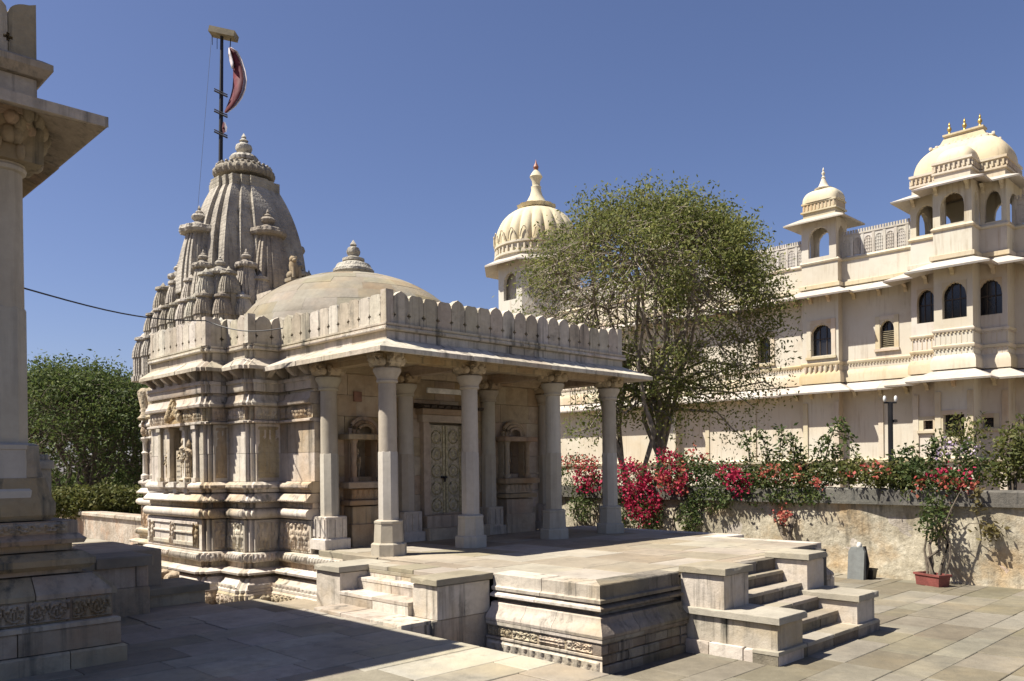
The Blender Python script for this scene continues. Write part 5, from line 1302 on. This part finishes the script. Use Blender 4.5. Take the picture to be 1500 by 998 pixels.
def bush(name, label, blobs, nleaf, lsize, lmat, cat='bush', bracts=(), stems=None, group=None, stem_mat='bark', asp=.5):
    """blobs: (centre, radii, weight)"""
    c0 = np.array(blobs[0][0], float); zb = min(b[0][2]-b[1][2] for b in blobs)
    base = (c0[0], c0[1], zb)
    t = thing(name, base, label, cat, group)
    w = np.array([b[2] for b in blobs], float); w /= w.sum()
    def sample(n):
        k = RNG.choice(len(blobs), n, p=w); d = rand_dir(n)*(RNG.uniform(.25, 1, n)**.45)[:, None]
        return np.array([blobs[i][0] for i in k])+d*np.array([blobs[i][1] for i in k])+RNG.normal(size=(n, 3))*.04
    leaves('foliage', sample(nleaf), lsize, lmat, t, base, asp, .15, .4)
    if stems:
        m = MB()
        for (a, b, r) in stems: limb(m, a, b, r, r*.4, .18, 5, 6)
        put(m, 'stems', stem_mat, t, base, 60)
    for (c, r, n, mm) in bracts:
        c = np.array(c); ncl = max(4, n//8); cc = c+rand_dir(ncl)*np.array(r)*(RNG.uniform(.3, 1, ncl)**.5)[:, None]
        P = cc[RNG.integers(0, ncl, n)]+RNG.normal(size=(n, 3))*.06
        tag(leaves('flowers', P, .07, mm, t, base, .8, 0, .2), kind='stuff')
    return t
BX = 8.78
def wx(u, v, x=BX): return atx(u, v, x)
def bl(u, v, ru, rv, w=1., x=BX, rx=.4):
    c = wx(u, v, x); dep = proj(c)[2]; k = dep/FPX; return (c, (rx, ru*k*1.25, rv*k), w)
def fl(u, v, ru, rv, n, mm, x=BX-.35): c, r, _ = bl(u, v, ru, rv, 1, x, .25); return (c, r, n, mm)
GB = 'bougainvillea along the courtyard wall'
bush('bougainvillea', 'magenta and coral bougainvillea seen between the last two porch columns', [bl(845, 700, 38, 36), bl(870, 725, 26, 34), bl(850, 745, 22, 22, .3, 8.42, .14)], 2579, .078, 'leaf_bougain',
     bracts=[fl(850, 678, 30, 14, 210, 'bract_coral'), fl(866, 700, 28, 22, 420, 'bract_magenta')], stems=[(wx(858, 785, 8.45), wx(850, 720), .03), (wx(868, 785, 8.42), wx(880, 715), .03), (wx(862, 785, 8.42), wx(836, 700), .025)], group=GB)
bush('bougainvillea', 'deep magenta bougainvillea tumbling in front of the tree trunk', [bl(925, 715, 42, 40, 1.3), bl(955, 735, 34, 42), bl(990, 690, 40, 30), bl(948, 755, 24, 26, .5, 8.42, .15), bl(1020, 700, 40, 34), bl(905, 760, 14, 24, .25, 8.42, .12)], 5704, .078, 'leaf_bougain',
     bracts=[fl(925, 700, 33, 25, 620, 'bract_magenta'), fl(942, 738, 26, 30, 620, 'bract_magenta', 8.35), fl(985, 695, 24, 24, 240, 'bract_coral'), fl(990, 700, 26, 25, 300, 'bract_magenta'), fl(978, 668, 13, 10, 130, 'bract_magenta'), fl(1020, 668, 12, 12, 50, 'bract_coral')],
     stems=[(wx(960, 790, 8.42), wx(945, 720), .04), (wx(985, 785, 8.42), wx(1000, 700), .035)], group=GB)
bush('bougainvillea', 'leafy green bougainvillea with a small bright red cluster hanging over the wall', [bl(1050, 705, 40, 34), bl(1085, 710, 36, 32), bl(1010, 758, 16, 26, .35, 8.42, .13), bl(1040, 732, 34, 16, .4, 8.5, .15)], 4067, .078, 'leaf_bougain',
     bracts=[fl(1083, 705, 16, 20, 260, 'bract_magenta'), fl(1066, 690, 11, 10, 90, 'bract_magenta'), fl(1000, 712, 14, 16, 70, 'bract_coral')], stems=[(wx(1010, 788, 8.42), wx(1040, 720), .03), (wx(1000, 788, 8.42), wx(1005, 740), .02)], group=GB)
bush('bougainvillea', 'bronze tinged bougainvillea on bare twisted stems beyond the terrace stair', [bl(1140, 700, 42, 26), bl(1180, 705, 36, 26), bl(1165, 728, 42, 12, .5, 8.5, .15), bl(1110, 715, 26, 30, .7)], 3670, .078, 'leaf_bougain',
     bracts=[fl(1150, 692, 34, 14, 110, 'bract_coral'), fl(1200, 708, 8, 8, 40, 'bract_coral'), fl(1146, 755, 10, 12, 70, 'bract_coral', 8.4)],
     stems=[(wx(1152, 792, 8.4), wx(1130, 735), .045), (wx(1155, 792, 8.4), wx(1180, 730), .045), (wx(1158, 792, 8.42), wx(1160, 715), .05), (wx(1150, 770, 8.42), wx(1120, 740), .03)], group=GB)
def spray(o, u0, v0, u1, v1, sag, n=10, x=BX, lm='leaf_bougain', ls=.10, r=.015):
    a = wx(u0, v0, x); b = wx(u1, v1, x); m = MB(); pts = []; P = []
    for i in range(n+1):
        t = i/n; p = a*(1-t)+b*t; p[2] += sin(pi*t)*sag; pts.append(p)
        for _ in range(16): P.append(p+RNG.normal(size=3)*.07)
    m.tube(pts, [r*(1-.7*i/n) for i in range(n+1)], 5); put(m, 'spray', 'bark', o, WP[o.name], 60); leaves('spray_leaves', P, ls, lm, o, WP[o.name], .45, 0, .3)
o = bpy.data.objects['bougainvillea.003']
leaves('dry_leaves', [wx(1150+jit(50), 700+jit(24), BX)+RNG.normal(size=3)*.15 for _ in range(900)], .075, 'leaf_dry', o, WP[o.name], .5)
spray(o, 1130, 690, 1112, 630, .05); spray(o, 1140, 690, 1146, 628, .05); spray(o, 1165, 690, 1160, 640, .1); spray(o, 1175, 695, 1172, 660, .0); spray(o, 1205, 690, 1252, 668, .75, 16)
for (a, b, c, d_) in ((1215, 700, 1228, 655), (1190, 700, 1205, 650), (1100, 690, 1092, 640)): spray(o, a, b, c, d_, .08, 8)
bush('hedge_shrub', 'thin straggly flowering shrub on the wall below the slim lamp post', [bl(1230, 690, 34, 20, .8), bl(1275, 692, 40, 18), bl(1310, 700, 34, 18)], 2083, .09, 'leaf_hedge', bracts=[fl(1260, 690, 40, 10, 45, 'bract_coral')], stems=[(wx(1245, 715, 8.8), wx(1235, 685), .015), (wx(1290, 715, 8.8), wx(1285, 680), .015)])
PT = bush('climbing_bougainvillea', 'tall climbing bougainvillea growing out of the red planter', [bl(1350, 705, 34, 32, 1.2), bl(1385, 715, 30, 28), bl(1368, 760, 14, 36, .6, 8.25), bl(1410, 705, 26, 20, .6), bl(1345, 690, 22, 18, .6)], 3372, .078, 'leaf_bougain',
     bracts=[fl(1348, 711, 7, 6, 30, 'bract_coral'), fl(1402, 712, 20, 14, 95, 'bract_coral'), fl(1390, 700, 28, 17, 60, 'bract_magenta')],
     stems=[(wx(1362, 850, 8.1), wx(1362, 745, 8.3), .035), (wx(1370, 850, 8.1), wx(1372, 740, 8.3), .035), (wx(1375, 850, 8.1), wx(1390, 735, 8.4), .03), (wx(1358, 850, 8.1), wx(1350, 735, 8.4), .025), (wx(1383, 852, 8.1), wx(1404, 725, 8.2), .022), (wx(1380, 770, 8.3), wx(1450, 772, 8.35), .012), (wx(1404, 725, 8.2), wx(1425, 705), .012)])
for (a, b, c, d_) in ((1345, 700, 1330, 660), (1360, 690, 1372, 645), (1390, 700, 1420, 650), (1405, 705, 1440, 680), (1335, 705, 1308, 672)): spray(PT, a, b, c, d_, .1, 8)
P = [wx(1452+jit(16), 778+jit(12), 8.45)+RNG.normal(size=3)*.05 for _ in range(70)]+[wx(1432+jit(5), 735+jit(18), 8.4) for _ in range(40)]
leaves('trailing_leaves', P, .11, 'leaf_dry', PT, WP[PT.name], .5)
bush('flowering_shrub', 'open shrub with pale lilac blossoms before the dark ground floor window', [bl(1395, 668, 26, 40, 1., 9.6), bl(1430, 660, 18, 56, 1, 9.6), bl(1410, 630, 18, 26, .4, 9.6)], 900, .08, 'leaf_hedge', bracts=[fl(1395, 658, 26, 16, 130, 'bract_violet', 9.4)], stems=[(wx(1430, 730, 9.6), wx(1432, 625, 9.6), .03), (wx(1425, 730, 9.6), wx(1405, 615, 9.6), .02), (wx(1430, 700, 9.6), wx(1385, 640, 9.6), .02)])
bush('tall_shrub', 'dense leafy shrub standing taller than the lilac one by the wall', [bl(1482, 665, 18, 46, 1.2, 9.5), bl(1505, 655, 18, 52, 1, 9.5), bl(1462, 692, 16, 22, .5, 9.5), bl(1530, 670, 30, 56, .8, 9.5)], 1840, .09, 'leaf_hedge', stems=[(wx(1480, 735, 9.5), wx(1482, 620, 9.5), .035), (wx(1486, 735, 9.5), wx(1500, 610, 9.5), .03)])
def hedge(name, label, pts, n, ls, lm):
    return bush(name, label, pts, n, ls, lm, 'hedge')
def blx(u, v, ru, rv, dep, w=1.):
    c = atd(u, v, dep); k = dep/FPX; return (c, (ru*k, ru*k, rv*k), w)
hedge('low_hedge', 'olive hedge of low bushes behind the pale boundary wall', [blx(u, 734+jit(4), 26, 24, 27.) for u in (60, 90, 120, 150, 180, 205)], 9000, .13, 'leaf_hedge')
# far wood behind the trees so that no open horizon shows
P = []
for k in range(5200):
    u = random.uniform(-120, 330); P.append(atd(u, 742-random.uniform(0, 60+18*sin(u*.05)), random.uniform(46, 52)))
o = leaves('far_wood', P, .5, 'leaf_far', None, (0, 0, 0), .6); tag(o, 'distant band of dark foliage low behind the left trees', 'woodland', kind='stuff')

# ================================================================== SMALL THINGS
lp = atd(1304, 590, 17.); LPST = thing('lamp_post', (lp[0], lp[1], -.95), 'slim dark iron lamp post with small twin heads before the palace', 'lamp post')
m = MB(); m.tube([(lp[0], lp[1], -.95), (lp[0], lp[1], lp[2])], .052, 8); put(m, 'pole', 'iron', LPST, (lp[0], lp[1], -.95), 40)
m = MB(); m.tube([(lp[0]-.09, lp[1]+.09, lp[2]), (lp[0]+.09, lp[1]-.09, lp[2])], .02, 6); put(m, 'crossbar', 'iron', LPST, (lp[0], lp[1], lp[2]))
for sg in (-1, 1):
    m = MB(); m.blob((lp[0]+sg*.08, lp[1]-sg*.08, lp[2]+.08), (.035, .035, .07), 8, 6); put(m, 'lamp_head', 'white_paint', LPST, (lp[0], lp[1], lp[2]), 60)
m = MB(); q = atd(1310, 617, 17.); m.box(q[0]-.04, q[0]+.04, q[1]-.05, q[1]+.05, q[2]-.03, q[2]+.03); put(m, 'junction_box', 'iron', LPST, tuple(q))
# planter
pa, pb = atz(1339, 857, ZC), atz(1373, 861, ZC)
cx, cyy = 8.05, -4.55
PLN = thing('planter', (cx, cyy, ZC), 'red terracotta window-box planter on the paving by the wall', 'planter')
m = MB(); L2, W2 = .27, .13
rings = []
dv = np.array([-.45, -.89]); dv /= np.linalg.norm(dv); nv = np.array([dv[1], -dv[0]])
def rr2(l, w, z): return [(cx+dv[0]*a*l+nv[0]*b*w, cyy+dv[1]*a*l+nv[1]*b*w, z) for a, b in ((-1, -1), (1, -1), (1, 1), (-1, 1))]
m.loft([rr2(L2*.9, W2*.85, ZC), rr2(L2*.97, W2*.95, ZC+.17), rr2(L2*1.05, W2*1.08, ZC+.175), rr2(L2*1.05, W2*1.08, ZC+.21), rr2(L2*.94, W2*.9, ZC+.21), rr2(L2*.92, W2*.88, ZC+.17)], True, False); put(m, 'box', 'planter_red', PLN, (cx, cyy, ZC))
m = MB(); m.add(rr2(L2*.93, W2*.89, ZC+.175), [(0, 1, 2, 3)]); put(m, 'soil', 'soil', PLN, (cx, cyy, ZC+.17))
# slate slab stand
s0 = atz(1241, 848, ZC); s1 = atz(1262, 850, ZC)
ST = thing('slate_stand', (8.0, -3.2, ZC), 'grey slate slab stand leaning in front of the stained wall', 'stand')
hh = .58; e = np.array([s1[0]-s0[0], s1[1]-s0[1], 0]); e /= np.linalg.norm(e); n_ = np.array([e[1], -e[0], 0.]);
if n_@np.array([FW[0], FW[1], 0]) > 0: n_ = -n_
wd = .30; o0 = s0
def sp(a, b, z, lean=.06): q = o0+e*a-n_*(b+lean*z/hh); return (q[0], q[1], ZC+z)
m = MB(); m.loft([[sp(0, 0, 0), sp(wd, 0, 0), sp(wd, .10, 0), sp(0, .10, 0)], [sp(0, 0, hh*.86), sp(wd, 0, hh*.86), sp(wd, .10, hh*.86), sp(0, .10, hh*.86)], [sp(.05, 0, hh), sp(wd-.04, 0, hh), sp(wd-.04, .10, hh), sp(.05, .10, hh)]]); put(m, 'slab', 'slate', ST, tuple(s0))
m = MB(); q = sp(wd*.6, .05, hh+.03); m.blob(q, (.05, .05, .07), 8, 6); m.blob((q[0]+.02, q[1]-.03, q[2]-.06), (.06, .05, .04), 8, 6); put(m, 'ornament', 'white_paint', ST, q, 60)
m = MB(); q2 = sp(wd+.02, .1, hh*.8); m.tube([sp(wd-.02, .12, 0), sp(wd+.02, .12, hh*.5), sp(wd-.04, .08, hh+.02)], .03, 6); put(m, 'strut', 'iron', ST, q2)
pt = atz(1275, 848, ZC)
POT = thing('dark_pot', (pt[0], pt[1], ZC), 'small dark square pot on the paving beside the slate stand', 'pot')
put(MB().loft([[(pt[0]+a*r, pt[1]+b*r, ZC+z) for a, b in ((-1, -1), (1, -1), (1, 1), (-1, 1))] for r, z in ((.07, 0), (.09, .16), (.10, .165), (.10, .19), (.08, .19), (.07, .12))]), 'pot_body', 'iron', POT, (pt[0], pt[1], ZC))
put(MB().loft([[(pt[0]+a*.075, pt[1]+b*.075, ZC+z) for a, b in ((-1, -1), (1, -1), (1, 1), (-1, 1))] for z in (.13, .15)]), 'soil', 'soil', POT, (pt[0], pt[1], ZC+.13))
# flag pole
DF_ = 20.3
fp0 = atd(323, 262, DF_); fp1 = atd(325, 48, DF_)
FP = thing('flag_pole', tuple(fp0), 'dark iron flag pole with crossbars and a board, fixed on the tower', 'flag pole')
m = MB(); m.tube([fp0, atd(324, 150, DF_), fp1], [.055, .05, .04], 8); put(m, 'pole', 'iron', FP, tuple(fp0), 40)
for v in (137, 167, 197):
    a, b = atd(314, v-4, DF_-.05), atd(333, v+5, DF_-.05); m = MB(); m.tube([a, b], .022, 6); m.tube([a+np.array([0, 0, .05]), b+np.array([0, 0, .05])], .015, 6); put(m, 'crossbar', 'iron', FP, tuple((a+b)/2), 40)
a, b = atd(309, 46, DF_), atd(346, 54, DF_); dirv = (b-a)/np.linalg.norm(b-a); dp = np.array([FW[0], FW[1], .0]); up_ = np.cross(dirv, dp); up_ /= np.linalg.norm(up_)
if up_[2] < 0: up_ = -up_
m = MB(); m.loft([[tuple(c_+dp*s_*.16+up_*t_*h_) for s_, t_ in ((-1, -1), (1, -1), (1, 1), (-1, 1))] for c_, h_ in ((a, .07), (b, .07))]); put(m, 'top_board', 'wood_grey', FP, tuple((a+b)/2))
m = MB(); m.tube([atd(338, 56, DF_), atd(337, 70, DF_)], .012, 5); m.tube([atd(311, 52, DF_), atd(311, 66, DF_)], .008, 5); m.tube([atd(318, 56, DF_), atd(318, 72, DF_)], .008, 5); put(m, 'hanger', 'iron', FP, tuple(b))
FLG = thing('temple_flag', tuple(atd(330, 165, DF_)), 'long maroon and white pennant billowing from the pole', 'flag')
def strip(A, B, name, mm, off=0.):
    m = MB(); n = len(A); v = []
    for q in range(n):
        wv = .06*sin(q*.9)
        v += [tuple(atd(A[q][0], A[q][1], DF_-.15+off+wv)), tuple(atd(B[q][0], B[q][1], DF_+.02+off-wv))]
    m.add(v, [(2*q, 2*q+1, 2*q+3, 2*q+2) for q in range(n-1)])
    ob = put(m, name, mm, FLG, WP[FLG.name], 80); sm = ob.modifiers.new('thick', 'SOLIDIFY'); sm.thickness = .012; return ob
outer = [(337, 69), (345, 76), (351, 88), (355, 103), (357, 115), (355, 130), (350, 143), (342, 155), (331, 166)]
mid = [(337, 70), (342, 78), (346, 90), (349, 104), (350, 116), (348, 130), (343, 143), (337, 154), (330, 165)]
inner = [(336, 70), (338, 80), (341, 92), (342, 106), (342, 118), (341, 130), (338, 142), (334, 153), (329, 165)]
edge = [(337, 69), (347, 75), (354, 88), (359, 104), (361, 117), (359, 132), (354, 144), (345, 156), (332, 166)]
strip(outer, inner, 'maroon_band', 'flag_red'); strip([(p[0]+1, p[1]) for p in edge], outer, 'white_border', 'flag_white', .01)
strip([(336, 70), (339, 80), (342, 92), (342, 100)], [(335, 72), (335, 82), (338, 94), (340, 101)], 'white_fold', 'flag_white', -.02)
RAG = thing('small_rag', tuple(atd(328, 190, DF_)), 'small red and white rag tied low on the pole', 'cloth')
m = MB(); m.add([tuple(atd(u, v, DF_-.07-.03*(k % 2))) for k, (u, v) in enumerate(((327, 178), (331, 184), (332, 192), (327, 196), (325, 188)))], [(0, 1, 2, 3, 4)]); put(m, 'red_cloth', 'flag_red', RAG, WP[RAG.name])
m = MB(); m.add([tuple(atd(u, v, DF_-.12)) for u, v in ((329, 177), (333, 187), (331, 195), (329, 186))], [(0, 1, 2, 3)]); put(m, 'white_cloth', 'flag_white', RAG, WP[RAG.name])
# cables
def cable(pts, r, name, label, sag=.0):
    m = MB(); P = []
    for q in range(len(pts)-1):
        for i in range(12):
            t = i/12; p = pts[q]*(1-t)+pts[q+1]*t; p = p+np.array([0, 0, -sag*sin(pi*t)]); P.append(p)
    P.append(pts[-1]); m.tube(P, r, 5); return tag(put(m, name, 'cable_black', None, tuple(P[0]), 60), label, 'cable')
cable([atd(30, 421, 8.0), atx(301, 470, -1.1), atx(414, 481, -.75)], .009, 'power_cable', 'thin black cable strung from the shaded column to the temple parapet', .10)
cable([atd(310, 52, DF_), atd(289, 315, 19.)], .004, 'guy_wire', 'hair-thin wire hanging from the pole board to a small spire', .0)
